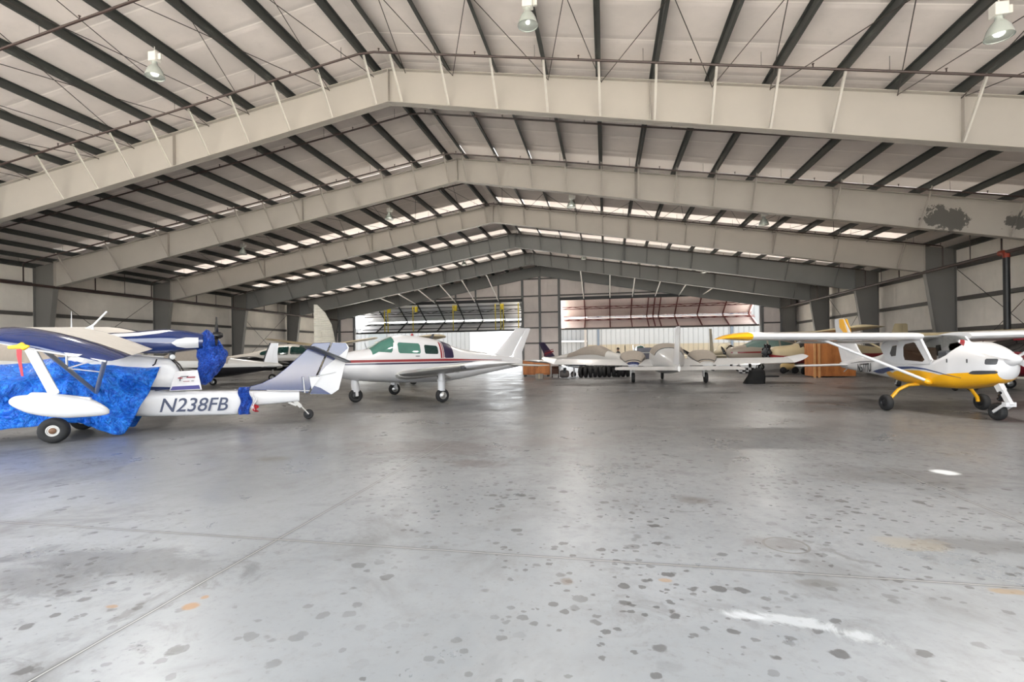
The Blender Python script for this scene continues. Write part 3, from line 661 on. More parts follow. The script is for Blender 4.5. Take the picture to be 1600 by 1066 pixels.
q = MB(); q.tube([(.15,2.9,1.06),(.1,2.95,.94),(.02,3.0,.94),(0,3.02,1.06)], .016, 8); q.build('tie_down_ring', M_white, R0, 40)
q = MB(); q.tube([(-.15,1.3,.80),(-.2,1.32,.66),(-.28,1.34,.64)], .012, 6); q.build('vent_pipe', M_dgrey, R0, 40)
q = MB(); q.lathe([(.12,0),(.13,.2),(.1,.42)], (2.02,0,.34), (.12,0,1), 16, cap=True); q.bar((2.03,.1,.45),(2.02,.1,.2), .04, .08); q.bar((2.03,-.1,.45),(2.02,-.1,.2), .04, .08); q.build('nose_gear_leg', M_white, R0, 40)
wheel(R0, (2.03,0,.215), .215, .15, M_hubd, name='nose_wheel')
prop(R0, (2.74,0,1.12), .95, 2, 1.2, M_blk)
q = MB(); wing(q, [((-3.0,0,1.36),1.02,.1),((-3.30,0,1.52),.80,.1),((-4.20,0,2.42),.48,.08),((-4.24,0,2.45),.44,.05)], True); q.build('fin', M_white, R0, 50)
q = MB(); wing(q, [((-4.03,0,1.12),.5,.10),((-4.11,0,1.52),.40,.10),((-4.69,0,2.42),.24,.08),((-4.69,0,2.45),.22,.05)], True); q.build('rudder', M_white, R0, 50)
q = MB(); q.prism([(-.52,-.008,2.03),(-.66,-.008,2.0),(-.72,-.008,2.17),(-.66,-.008,2.18)], (0,.016,0)); q.build('antenna', M_dgrey, R0)
q = MB(); q.lathe([(.04,0),(.05,.03),(.03,.07),(.001,.08)], (.1,0,2.11), (0,0,1), 12); q.build('beacon', M_red, R0, 50)
q = MB(); q.tube([(1.7,.15,1.66),(1.78,.15,1.86)], .008, 6); q.build('thermometer_probe', M_dgrey, R0, 40)
# ================================================================= WHITE AND YELLOW HIGH-WING AIRCRAFT
R1 = plane('high_wing_aircraft', 'white and yellow high wing aircraft with N577TU on its side', (7.67, 13.43), -82.5)
N1 = Body([(1.95,1.22,.98,.08,1.08,2.3),(1.92,1.29,.89,.17,1.08,2.4),(1.83,1.38,.80,.26,1.08,2.5),(1.68,1.47,.74,.34,1.08,2.6),(1.4,1.57,.66,.44,1.08,2.8),(1.2,1.60,.62,.50,1.08,2.9),(1.0,1.47,.585,.56,1.05,2.9),(.62,1.25,.57,.57,1.0,3.2),(.2,1.18,.57,.57,.95,3.4),(-.35,1.18,.60,.55,.95,3.2),(-.6,1.28,.62,.53,.98,3.0),(-.8,1.48,.64,.50,1.02,2.7),(-1.0,1.55,.665,.47,1.05,2.5),(-1.3,1.42,.70,.40,1.02,2.4),(-1.8,1.28,.745,.31,1.0,2.4),(-2.3,1.22,.79,.24,1.0,2.3),(-3.0,1.16,.85,.15,1.0,2.2),(-3.55,1.10,.90,.07,1.0,2.0),(-3.7,1.04,.96,.03,1.0,2.0)])
N1.mesh(n=80, m=48).build('fuselage', M_white, R1, 60)
yk = [(-.98,.66,.70),(-.8,.645,.78),(-.54,.62,.905),(-.2,.60,.955),(.29,.575,.965),(.7,.575,.92),(1.01,.59,.86),(1.4,.645,.785),(1.6,.70,.755),(1.75,.76,.80),(1.86,.83,.86)]
q = MB(); N1.patch(q, [(a,b-.05 if False else b+.004,c) for a,b,c in yk], (1,-1), .005, 60, 10)
N1.cap(q, -.95, 1.87, lambda u: pi*1.06, lambda u: pi*1.94, .004, 40, 16); q.build('yellow_belly', M_yel, R1, 60)['label'] = 'golden yellow paint along the belly'
q = MB(); N1.patch(q, [(-1.7,.86,.87),(-1.5,.81,.905),(-1.2,.82,.95),(-.8,.90,1.0),(-.4,.96,1.03),(.1,1.0,1.045),(.5,.985,1.015),(.9,.92,.94),(1.3,.83,.838)], (1,-1), .006, 50, 3); q.build('blue_stripe', M_blue, R1, 40)['label'] = 'blue swoosh above the yellow belly'
q = MB(); N1.patch(q, [(-2.9,1.05,1.06),(-2.4,1.09,1.115),(-1.8,1.12,1.14),(-1.2,1.12,1.13)], (1,-1), .006, 30, 2); q.build('grey_stripe', M_dgrey, R1, 40)
for sd in (1, -1):
    y0 = sd*(N1.y(-2.15,.93)+.012); y1 = sd*(N1.y(-1.85,.93)+.012)
    ax = Vector((.5*-sd if False else .5, (sd*(N1.y(-1.8,.95)-N1.y(-2.4,.95)))*.9, .03)) if sd < 0 else Vector((-.5, -(sd*(N1.y(-1.8,.95)-N1.y(-2.4,.95)))*.9, -.03))
    letters('registration', 'N577TU', M_blk, R1, basis((-2.12,sd*(N1.y(-2.12,.93)+.012),.935), ax, (0,0,1)), .335, .003, .64)
# cabin: pillars and frames around the glass
def hw(z): return .565-.10*max(0, z-1.1)
for sd in (1, -1):
    P = lambda x, z: (x, sd*hw(z), z)
    outer = [(-.40,1.10),(.62,1.12),(.70,1.20),(.25,1.70),(.05,1.74),(-.36,1.72),(-.42,1.5),(-.42,1.3)]
    inner = [(-.16,1.195),(.42,1.165),(.475,1.21),(.14,1.60),(.08,1.62),(-.2,1.575),(-.25,1.5),(-.22,1.3)]
    q = MB(); q.add([P(*p) for p in outer]+[P(*p) for p in inner], [(i, (i+1) % 8, (i+1) % 8+8, i+8) for i in range(8)]); q.build('door_frame', M_white, R1, None, solid=.03)
    q = MB(); q.add([P(*p) for p in inner], [tuple(range(8))]); q.build('side_window', M_brownw if sd < 0 else M_clear, R1, None, solid=.005)
    q = MB(); q.add([P(*p) for p in ((-.46,1.3),(-.46,1.55),(-.62,1.53),(-.68,1.36),(-.62,1.28))], [(0,1,2,3,4)]); q.build('rear_window', M_smoke, R1, None, solid=.012)
    q = MB(); q.add([P(*p) for p in ((-.42,1.1),(-.42,1.74),(-.95,1.7),(-1.05,1.5),(-.75,1.15))]+[P(*p) for p in ((-.46,1.29),(-.46,1.56),(-.63,1.54),(-.70,1.36),(-.63,1.27))], [(i, (i+1) % 5, (i+1) % 5+5, i+5) for i in range(5)]); q.build('rear_frame', M_white, R1, None, solid=.02)
    q = MB(); q.bar(P(.64,1.2), P(.24,1.72), .05, .07); q.build('windshield_pillar', M_white, R1)
    # wings, struts, gear
    q = MB(); wing(q, [((.42,sd*.52,1.745),1.4,.14,2),((.42,sd*4.35,1.80),1.4,.14,1)]); q.build('wing', M_white, R1, 40)
    q = MB(); wing(q, [((.425,sd*4.352,1.80),1.41,.145,1),((.36,sd*4.6,1.80),1.30,.13,1),((.2,sd*4.8,1.79),1.0,.10),((.0,sd*4.93,1.765),.6,.05)]); q.build('wing_tip', M_yel, R1, 50)['label'] = 'golden yellow wing tip'
    q = MB(); wing(q, [((-.9,sd*.55,1.66),.32,.1,8),((-.9,sd*2.6,1.69),.32,.1,8)]); q.build('flap', M_offw, R1, 40)
    q = MB(); a = Vector((.55,sd*.55,.72)); c = Vector((.05,sd*2.55,1.70)); q.tube([a, a.lerp(c,.02), a.lerp(c,.98), c], .034, 10); st = q.build('wing_strut', M_white, R1, 50)
    q = MB(); q.lathe([(.001,.1),(.06,.06),(.075,0),(.06,-.06),(.001,-.1)], a, (c-a), 14); q.build('strut_fairing', M_yel, st, 50)
    q = MB(); q.tube([c.lerp(a,.08), c+Vector((-.32,0,.01))], .018, 8); q.build('strut_brace', M_white, st, 40)
    q = MB(); q.tube([(.1,sd*.42,.63),(.04,sd*.62,.61),(.0,sd*.82,.50),(-.02,sd*.98,.30),(-.02,sd*1.0,.2)], .04, 10); q.build('gear_leg', M_yel, R1, 50)['label'] = 'yellow curved spring gear leg'
    wheel(R1, (-.02,sd*1.09,.19), .19, .15, M_hubd)
    q = MB(); wing(q, [((-3.05,sd*.08,1.0),.82,.09),((-3.12,sd*1.30,.98),.70,.09),((-3.2,sd*1.42,.975),.5,.05)], camber=0); q.build('stabilizer', M_white, R1, 40)
q = MB(); q.grid([[(.66-.42*u, (-.55+1.1*v/10)*(1-.06*u), 1.22+(.36-.36*0)*(1-(2*v/10-1)**2)*(1-u)*1.0+(1.74-1.22)*u) for v in range(11)] for u in [i/8 for i in range(9)]]); q.build('windshield', M_clear, R1, 60)
q = MB(); q.grid([[(x, y, 1.745+.03*(1-(y/.55)**2)) for y in [-.55+.11*i for i in range(11)]] for x in (.2,-.1,-.4)]); q.build('roof_window', M_clear, R1, 60)
q = MB(); q.grid([[(x, y, z+.02*(1-(y/.55)**2)) for y in [-.53+.106*i for i in range(11)]] for x, z in ((-.4,1.745),(-.7,1.72),(-.98,1.60))]); q.build('roof_skin', M_white, R1, 60, solid=.02)
q = MB(); q.box((.75,-.5,1.0),(1.0,.5,1.42)); q.build('instrument_panel', M_dgrey, R1, None, bevel=.04)
for y in (-.26, .26):
    q = MB(); q.box((-.5,y-.2,.7),(.0,y+.2,.95)); q.box((-.62,y-.2,.9),(-.48,y+.2,1.5)); q.build('seat', M_brownw, R1, None, bevel=.05)
q = MB(); q.prism([(1.95,-.01,1.30),(2.3,-.01,1.30),(2.3,-.01,1.22),(1.95,-.01,1.22)], (0,.02,0))
for sd in (1, -1):
    q = MB(); N1.patch(q, [(1.72,1.13,1.25),(1.88,1.13,1.25)], (sd,), .006, 10, 4, .02); q.build('cowl_inlet', M_dgrey, R1, 40)
    q = MB(); N1.patch(q, [(1.45,.93,.945),(1.52,.92,.995),(1.66,.925,1.005),(1.88,.95,1.01)], (sd,), .006, 16, 4, .02); q.build('cowl_outlet', M_dgrey, R1, 40)
    for x in (1.05, 1.42): q = MB(); q.box((x,sd*(N1.y(x,1.2)+.001),1.16),(x+.025,sd*(N1.y(x,1.2)+.008),1.24)); q.build('cowl_latch', M_dgrey, R1)
N0 = Vector((-.28,-.10,0)); q = MB(); q.bar((2.05,0,.72),(2.12,-.0,.60), .1, .12); q.bar((2.10,.0,.66),(2.30,.0,.33), .07, .09); q.bar((2.28,.09,.36),(2.02,.09,.17), .025, .05); q.bar((2.28,-.09,.36),(2.02,-.09,.17), .025, .05); q.box((2.22,-.1,.30),(2.31,.1,.39)); q.v = [tuple(Vector(p)+N0) for p in q.v]; q.build('nose_gear_fork', M_white, R1)
q = MB(); q.lathe([(.03,0),(.05,.02),(.05,.05),(.03,.07),(.05,.09),(.05,.12),(.03,.14),(.05,.16),(.05,.19),(.03,.21)], Vector((2.06,0,.40))+N0, (.35,0,.94), 12); q.build('shock_spring', M_blk, R1, 40)
wheel(R1, Vector((2.02,0,.175))+N0, .175, .14, M_hubd, name='nose_wheel')
prop(R1, (2.0,0,1.23), 1.12, 2, radians(70), M_white, w=.085, tip=M_red)
q = MB(); q.lathe([(.001,.2),(.05,.17),(.10,.09),(.13,0),(.13,-.05)], (1.95,0,1.23), (1,0,0), 22); q.build('spinner', M_white, R1, 60)
fs = [((-2.42,0,1.10),1.2,.09),((-2.78,0,1.48),.98,.09),((-3.12,0,1.95),.76,.09),((-3.44,0,2.38),.52,.08),((-3.5,0,2.42),.44,.05)]
q = MB(); wing(q, fs, True, 0, .66); q.build('fin', M_white, R1, 50)
q = MB(); wing(q, fs, True, .67, 1.0); q.build('rudder', M_white, R1, 50)
q = MB()
for sd in (1, -1): q.prism([(-3.42,sd*.05,2.40),(-3.62,sd*.05,2.40),(-3.60,sd*.05,2.15),(-3.36,sd*.055,1.95),(-3.22,sd*.055,1.98),(-3.3,sd*.055,2.15)], (0,sd*.012,0))
q.build('yellow_fin_flash', M_yel, R1)
q = MB(); q.tube([(-.9,-.2,.70),(-.98,-.22,.56)], .012, 6); q.tube([(-3.3,0,.9),(-3.5,0,.78)], .015, 6); q.build('drain_mast', M_offw, R1, 40)
# ================================================================= WHITE AND NAVY AMPHIBIAN UNDER A BLUE TARP
R2 = plane('amphibian_aircraft', 'white and navy pusher amphibian with N238FB on its hull, half under a blue tarp', (-10.2, 7.84), -140.7)
H = Body([(1.9,.7,.45,.15,.6,2.2),(1.4,.9,.36,.28,.7,2.5),(.7,1.1,.34,.34,.75,2.6),(0,1.2,.36,.34,.75,2.6),(-.7,1.1,.34,.30,.7,2.6),(-1.1,.9,.3,.22,.6,3.0),(-1.35,.82,.28,.19,.5,4.0),(-2.0,.775,.25,.165,.5,4.5),(-2.85,.735,.215,.14,.5,4.5),(-2.86,.735,.37,.14,.55,4.0),(-3.5,.70,.40,.10,.55,3.5),(-4.08,.665,.435,.07,.55,3.5)])
H.mesh(n=90, m=40).build('hull', M_white, R2, 50)
D = Body([(.3,1.42,.75,.26,1.1,2.6),(-.2,1.57,.75,.28,1.1,2.8),(-.85,1.58,.78,.26,1.1,3.0),(-1.5,1.48,.80,.19,1.08,3.2),(-1.72,1.40,.82,.17,1.05,3.2),(-1.86,.95,.84,.13,.9,3.0)])
D.mesh(n=30, m=32).build('turtle_deck', M_white, R2, 50)
q = MB(); D.patch(q, [(-.9,.79,.93),(-1.3,.80,.90),(-1.82,.845,.86)], (1,-1), .006, 16, 3); q.build('navy_chine', M_navy, R2, 40)
letters('registration', 'N238FB', flat('dark_slate_blue_lettering', (40,52,84), .4), R2, basis((-2.02,.178,.475), (-1,.0135*0-.015,-.035), (0,0,1)), .40, .003, .92, .22)
letters('registration', 'N238FB', bpy.data.materials['dark_slate_blue_lettering'], R2, basis((-2.02,-.178,.475), (1,-.015,.035), (0,0,1)), .40, .003, .92, .22)
# tail
def vpoly(pts, t=.03): q = MB(); q.prism([(x, -t/2, z) for x, z in pts], (0,t,0)); return q
vpoly([(-2.75,.76),(-3.0,.80),(-3.3,.88),(-3.58,1.02),(-3.80,1.2),(-3.99,1.38),(-4.2,1.58),(-4.40,1.78),(-4.80,1.80),(-4.32,.70),(-4.27,.60),(-4.02,.68),(-2.9,.75)]).build('fin', M_navy, R2, None, bevel=.01)
vpoly([(-4.82,1.80),(-5.15,1.79),(-5.22,1.68),(-4.97,.66),(-4.80,.55),(-4.31,.58)],.032).build('rudder', M_white, R2, None, bevel=.01)
q = MB()
for sd in (1, -1): q.prism([(x, sd*.0165, z) for x, z in ((-4.82,1.795),(-5.14,1.785),(-5.19,1.66),(-4.92,1.42),(-4.66,1.22),(-4.55,1.08),(-4.52,.95),(-4.48,.95))], (0,sd*.005,0)); q.prism([(x, sd*.0165, z) for x, z in ((-4.32,.59),(-4.40,.78),(-4.55,.72),(-4.79,.555))], (0,sd*.005,0))
q.build('navy_rudder_flash', M_navy, R2)
q = MB(); q.bar((-4.83,.022,1.8),(-4.31,.022,.6), .012, .02, up=(0,1,0)); q.bar((-4.83,-.022,1.8),(-4.31,-.022,.6), .012, .02, up=(0,1,0)); q.build('hinge_line', M_blk, R2)
for sd in (1, -1):
    q = MB(); q.prism([(-4.24,sd*.02,1.68),(-5.14,sd*.02,1.30),(-5.08,sd*1.0,1.32),(-4.32,sd*1.0,1.66)], (0.015,0,.04)); q.build('stabilizer', M_dgrey, R2, None, bevel=.012)
    q = MB(); q.tube([(-4.2,sd*.06,.62),(-4.16,sd*.1,1.0)], .016, 8); q.tube([(-4.3,sd*.05,.98),(-4.9,sd*.05,1.08)], .012, 6); q.tube([(-3.4,sd*.12,.72),(-4.3,sd*.1,.67)], .012, 6); q.build('tail_brace', M_white, R2, 40)
q = MB(); q.prism([(-4.3,.03,1.0),(-4.55,.03,.98),(-4.35,.03,.70)], (0,.02,0)); q.build('control_horn', M_white, R2)
q = MB(); q.bar((-3.98,0,.45),(-4.12,0,.30), .05, .08); q.bar((-3.85,0,.42),(-4.02,0,.34), .04, .05); q.tube([(-4.1,.05,.34),(-4.28,.05,.12)], .016, 6); q.tube([(-4.1,-.05,.34),(-4.28,-.05,.12)], .016, 6); q.build('tail_wheel_fork', M_offw, R2, 40)
wheel(R2, (-4.28,0,.115), .115, .07, M_hubd, name='tail_wheel')
# main gear
for sd in (1, -1):
    q = MB(); q.bar((-.15,sd*.45,.42),(.0,sd*.86,.24), .06, .12); q.bar((-.35,sd*.42,.40),(-.15,sd*.5,.42), .05, .1); q.build('gear_leg', M_offw, R2)
    wheel(R2, (.02,sd*.92,.225), .225, .20, M_hubw, k=.8, rim=.40)
    q = MB(); q.lathe([(.001,-.108),(.045,-.106),(.055,-.098),(.055,.098),(.045,.106),(.001,.108)], (.02,sd*.92,.225), (0,1,0), 14); q.build('hub_cap', flat('rusty_brown_hub_cap', (112,82,60), .5, .3), R2, 50)
# wing
def wsec(y, drop=0.0, c=1.52, tc=.11): return ((.14-.02*abs(y), y, 2.06-(-y*0+y)*.052-drop), c, tc, 14.5)
for sd in (1, -1):
    q = MB(); wing(q, [wsec(sd*.04), wsec(sd*1.5), wsec(sd*2.75)], camber=.03); q.build('wing', flat('dusty_grey_wing_fabric', (216,212,205), .6) if sd > 0 else bpy.data.materials['dusty_grey_wing_fabric'], R2, 40)
    q = MB(); wing(q, [wsec(sd*2.752), wsec(sd*3.0,0,1.52,.125), wsec(sd*3.2,.03,1.48,.12), wsec(sd*3.34,.09,1.36,.07), wsec(sd*3.4,.13,1.2,.03)], camber=.03); q.build('wing_tip', M_navy, R2, 50)['label'] = 'glossy navy drooped wing tip'
    q = MB(); le = Vector(wsec(sd*3.38)[0]); a = radians(14.5)
    q.tube([le+Vector((.02,0,-.12)), le+Vector((-.5*cos(a),0,-.5*sin(a)-.135)), le+Vector((-1.3*cos(a),0,-1.3*sin(a)-.11))], .014, 6); q.build('tip_trim', M_white, R2, 40)
    # lift struts and float
    f0, f1, r0 = Vector((-.5,sd*.56,.85)), Vector((-.12,sd*2.5,wsec(sd*2.5)[0][2]-.12)), Vector((-1.02,sd*2.5,wsec(sd*2.5)[0][2]-.40))
    for e, n_ in ((f1, 1), (r0, 2)): q = MB(); q.tube([f0, e], .036, 10); q.build('lift_strut', M_silver, R2, 40)
    q = MB(); m1, m2 = f0.lerp(f1, .5), f0.lerp(r0, .6); q.tube([m1, f0.lerp(r0,.97)], .013, 6); q.tube([m1, m2], .01, 6); q.tube([m1, m1+Vector((0,0,.4))], .016, 6); q.build('jury_strut', M_white, R2, 40)
    F = Body([(.09,.90,.84,.015,.87,2.0),(.04,.945,.79,.06,.87,2.0),(-.12,.965,.69,.12,.86,2.2),(-.35,.965,.62,.15,.84,2.4),(-.6,.93,.585,.15,.80,2.4),(-.85,.86,.585,.12,.73,2.3),(-1.02,.74,.60,.06,.66,2.0),(-1.07,.68,.62,.015,.65,2.0)])
    q = F.mesh(n=40, m=24); q.v = [(x, y+sd*2.6, z) for x, y, z in q.v]; fl = q.build('float', M_white, R2, 60)
    q = MB(); q.prism([(-.1,sd*2.6-.05,.94),(-.16,sd*2.6-.05,1.0),(-.3,sd*2.6-.05,.99),(-.85,sd*2.6-.05,.885),(-.85,sd*2.6-.05,.84)], (0,.1,0)); q.build('float_mount', M_white, fl, None, bevel=.015)
    q = MB(); q.bar((-.42,sd*2.6,.95),(-.08,sd*2.6,wsec(sd*2.6)[0][2]-.1), .05, .13, up=(1,0,0)); q.build('float_strut', M_white, R2, None, bevel=.01)
q = MB(); P = Vector(wsec(3.41)[0]); q.prism([P+Vector((-.80,.0,-.30)),P+Vector((-1.0,0,-.33)),P+Vector((-.95,0,-.36)),P+Vector((-.86,0,-.35))], (0,.012,0)); q.prism([P+Vector((-.86,.0,-.37)),P+Vector((-1.02,0,-.395)),P+Vector((-1.0,0,-.42)),P+Vector((-.9,0,-.40))], (0,.012,0)); q.build('white_tip_decal', M_white, R2)
# engine cowling and propeller
E_ = Body([(-.35,1.93,1.78,.05,1.86,2.0),(-.55,1.99,1.70,.2,1.83,2.4),(-.9,2.01,1.62,.28,1.8,2.6),(-1.3,2.06,1.57,.31,1.8,2.6),(-1.6,2.08,1.58,.31,1.8,2.6),(-1.9,2.05,1.62,.28,1.82,2.5),(-2.2,1.99,1.66,.22,1.83,2.4)])
E_.mesh(n=36, m=32).build('engine_cowling', M_navy, R2, 60)['label'] = 'glossy navy engine cowling'
q = MB(); E_.patch(q, [(-.45,1.86,1.93),(-.7,1.905,1.975),(-1.1,1.93,2.0),(-1.45,1.985,2.045),(-1.62,2.03,2.055)], (1,-1), .006, 20, 3); q.build('white_cowl_stripe', M_white, R2, 40)
q = MB(); E_.patch(q, [(-1.66,1.78,1.79),(-1.75,1.71,1.86),(-1.9,1.68,1.90),(-2.12,1.69,1.90)], (1,-1), .008, 16, 6); q.build('white_cowl_oval', M_white, R2, 40)
prop(R2, (-2.44,0,1.96), .40, 3, radians(4), M_blk, axis=(-1,0,0), w=.07)
q = MB(); q.tube([(-.95,.0,1.5),(-1.0,0,1.62)], .06, 8); q.tube([(-1.6,.0,1.42),(-1.65,0,1.62)], .05, 8); q.tube([(-.4,.1,1.45),(-.8,.1,1.75)], .04, 8); q.build('engine_mount', M_dgrey, R2, 40)
q = MB(); q.lathe([(.001,.05),(.05,.03),(.055,0),(.05,-.04),(.001,-.05)], (-1.66,.17,1.50), (0,1,0), 14); q.build('tail_light', flat('clear_light_lens', (214,216,216), .15), R2, 50)
q = MB(); q.tube([(-1.62,.16,1.47),(-1.72,.19,1.36),(-1.8,.18,1.2)], .013, 6); q.tube([(-1.66,.16,1.47),(-1.78,.19,1.34),(-1.85,.17,1.2)], .013, 6); q.tube([(-1.4,.235,1.46),(-1.37,.25,1.36),(-1.33,.25,1.33)], .014, 6); q.build('fuel_hose', M_blk, R2, 40)
q = MB(); q.tube([(-.85,.35,1.60),(-1.3,.3,1.52),(-1.52,.25,1.50)], .02, 6); q.bar((-.9,.36,1.58),(-.72,.36,1.50), .12, .06); q.build('pulley_bracket', M_offw, R2, 40)
q = MB(); a = Vector((-.25,-.2,2.08)); q.tube([a,a+Vector((-.28,0,.36))], .018, 6); q.prism([a+Vector((.18,-.01,-.06)),a+Vector((-.08,-.01,-.10)),a+Vector((-.06,-.01,.1))], (0,.02,0)); q.build('pitot_mast', M_white, R2, 40)
q = MB(); q.tube([(.0,-.1,2.1),(.0,-.1,2.42)], [.012,.004], 6); q.build('antenna', M_white, R2, 40)
# yellow pitot cover with its red streamer hangs on the float strut: a thing of its own
M_vis = flat('yellow_pitot_cover_cloth', (236,196,52), .7); M_ribbon = flat('red_warning_ribbon', (196,48,58), .7)
P = [atd(x, y, 6.6) for x, y in ((45,541),(38,543),(34,540),(28,542),(14,543))]
root = thing('pitot_cover', 'yellow pitot cover with red ribbon hanging from the white float strut', 'cover', P[2])
q = MB(); q.tube([Vector(p)-P[2] for p in P], [.015,.04,.045,.03,.022], 10); q.build('cover', M_vis, root, 60)
q = MB(); Q = [atd(x, y, 6.6)-P[2] for x, y in ((30,546),(30,556),(31,566),(33,576),(35,588))]; s_ = Vector((.98,.18,0))
q.grid([[p-s_*w_, p+s_*w_] for p, w_ in zip(Q, (.035,.032,.022,.02,.014))]); q.build('ribbon', M_ribbon, root, None, solid=.004)
# tarp over the cockpit
root2 = None
top = [(.62,1.42),(.2,1.52),(-.3,1.50),(-.8,1.40),(-1.2,1.32),(-1.46,1.30)]
bot = [(1.2,.24),(.75,.27),(.3,.30),(.0,.34),(-.28,.30),(-.5,.16),(-.72,.05),(-.90,.02),(-1.0,.18),(-1.15,.52),(-1.3,.82),(-1.46,1.28)]
def along(poly, u):
    L = [0]
    for a, c in zip(poly, poly[1:]): L.append(L[-1]+sqrt((a[0]-c[0])**2+(a[1]-c[1])**2))
    d = u*L[-1]
    for i in range(len(poly)-1):
        if d <= L[i+1]+1e-9:
            f = (d-L[i])/(L[i+1]-L[i]); return (poly[i][0]+(poly[i+1][0]-poly[i][0])*f, poly[i][1]+(poly[i+1][1]-poly[i][1])*f)
    return poly[-1]
random.seed(3)
from mathutils import noise as mn
def tarp_side(sd):
    rows = []; NU, NV = 90, 40
    tp = [(2.1,.9),(1.5,1.22),(1.0,1.40)]+top; bt = [(2.15,.2),(1.6,.2)]+bot
    for i in range(NU+1):
        u = i/NU; a, c = along(tp, u), along(bt, u**.96); row = []
        for j in range(NV+1):
            v = j/NV; x = a[0]+(c[0]-a[0])*v; z = a[1]+(c[1]-a[1])*v
            body_y = .5 if x > -.5 else .5-.20*min(1, (-.5-x)/.9)
            y = body_y*min(1, (v*3.2)**.5) + .12*v*v*(1 if x > -.4 else .4)
            fa = math.atan2(x+.15, 1.75-z); fr_ = mn.noise(Vector((fa*5.5, sqrt((x+.15)**2+(1.75-z)**2)*.9, sd*4.0))); fr2 = mn.noise(Vector((fa*13, x*.8, 9.0+sd)))
            g = mn.noise(Vector((x*2.2+v*1.2, v*1.1, sd*3.0)))*.5+.5*mn.noise(Vector((x*5+v*3.5, v*2.0, 7+sd)))
            f = abs(mn.noise(Vector((x*3.2+z*1.8, z*1.2-x*.8, 2+sd))))
            y += (.05*g+.06*f+.16*fr_+.06*fr2)*min(1, v*2.5)+.07*min(1, v*3)
            z += .02*mn.noise(Vector((x*4, v*3, 5)))*(1-v*.3)
            row.append((x, sd*max(y, .0), max(z, .015)))
        rows.append(row)
    return rows
q = MB(); q.grid([list(reversed(a))[:-1]+b for a, b in zip(tarp_side(-1), tarp_side(1))])
o = q.build('tarpaulin', M_tarp, None, 80, solid=.006); o.location = R2.location; o.rotation_euler = R2.rotation_euler
tag(o, 'bright blue tarpaulin draped over the nose of the amphibian with N238FB', 'tarpaulin')
# royal blue tarp tied over the propeller
q = MB(); rows = []; NR = 46
ctr = [(-2.27,2.06),(-2.27,1.98),(-2.29,1.85),(-2.32,1.7),(-2.36,1.5),(-2.36,1.35),(-2.30,1.2),(-2.22,1.08),(-2.19,.96),(-2.19,.9)]; wd = [(.03,.06),(.12,.12),(.17,.19),(.22,.22),(.27,.24),(.26,.22),(.2,.18),(.16,.13),(.13,.1),(.04,.05)]
for i in range(NR+1):
    u = i/NR*(len(ctr)-1); k0 = min(int(u), len(ctr)-2); f = u-k0
    x, z = (ctr[k0][k]+(ctr[k0+1][k]-ctr[k0][k])*f for k in (0, 1)); a_, b_ = (wd[k0][k]+(wd[k0+1][k]-wd[k0][k])*f for k in (0, 1)); r = []
    for k in range(64):
        t_ = 2*pi*k/64; V = Vector((cos(t_)*1.3, sin(t_)*1.3, z*2.2))
        w_ = 1+.35*mn.noise(V*1.6)+.30*(abs(mn.noise(V*2.7+Vector((3,1,2))))-.2)+.10*mn.noise(V*7)
        r.append((x-a_*cos(t_)*w_, b_*sin(t_)*w_, z+.04*mn.noise(V*2)))
    rows.append(r)
q.rings(rows); o = q.build('propeller_cover', M_tarpd, None, 80); o.location = R2.location; o.rotation_euler = R2.rotation_euler
tag(o, 'royal blue plastic tarp bagged over the black pusher propeller', 'cover')
# banner bag resting on the boom
M_bag = flat('white_vinyl_bag', (232,230,232), .5); M_purp = flat('purple_print', (74,70,140), .5); M_rprint = flat('red_and_dark_print', (150,50,70), .5)
root = thing('vinyl_bag', 'white vinyl bag with purple band and red print resting on the tail boom', 'bag', R2.location, R2.rotation_euler)
q = MB(); q.prism([(-1.60,.20,.80),(-2.17,.16,.80),(-2.10,.19,1.22),(-1.72,.25,1.20)], (0,.035,0)); q.build('bag', M_bag, root, None, bevel=.01)
q = MB(); q.prism([(-1.62,.238,.815),(-2.14,.198,.82),(-2.12,.206,.90),(-1.66,.242,.89)], (0,.006,0)); q.build('purple_band', M_purp, root)
for k, (xa, xb, za, zb) in enumerate(((-1.75,-1.83,1.05,1.075),(-1.80,-1.93,1.085,1.10),(-1.90,-2.05,1.06,1.085),(-1.78,-1.80,1.0,1.09),(-1.84,-1.95,.985,.995),(-1.98,-2.03,.99,1.0))):
    q = MB(); q.prism([(xa,.258+.02*(-1.75-xa)*-1-.0,za),(xb,.258-.02*(-1.75-xb)*1-.0,za),(xb-.01,.258-.02,zb),(xa-.01,.258,zb)], (0,.006,0)); q.build('print_mark', M_rprint if k % 2 == 0 else M_dgrey, root)
# small blue, white and red flag cloth tied round the boom
root = thing('boom_flag', 'blue white and red cloth tied round the tail boom beside the letter B', 'flag', R2.location, R2.rotation_euler)
def cloth(x0, x1, z0, z1, y, ph):
    q = MB(); q.grid([[(x0+(x1-x0)*i/8+.03*sin(j*.9+ph), y+.03*sin(i*1.3+j*.6+ph), z1+(z0-z1)*j/10) for i in range(9)] for j in range(11)]); return q
cloth(-2.86,-3.08,.22,.82,.19,0).build('blue_cloth', M_tarpd, root, 60, solid=.006)
cloth(-3.09,-3.17,.30,.70,.18,1).build('white_cloth', M_bag, root, 60, solid=.006)
cloth(-3.13,-3.21,.26,.42,.185,2).build('red_cloth', M_ribbon, root, 60, solid=.006)
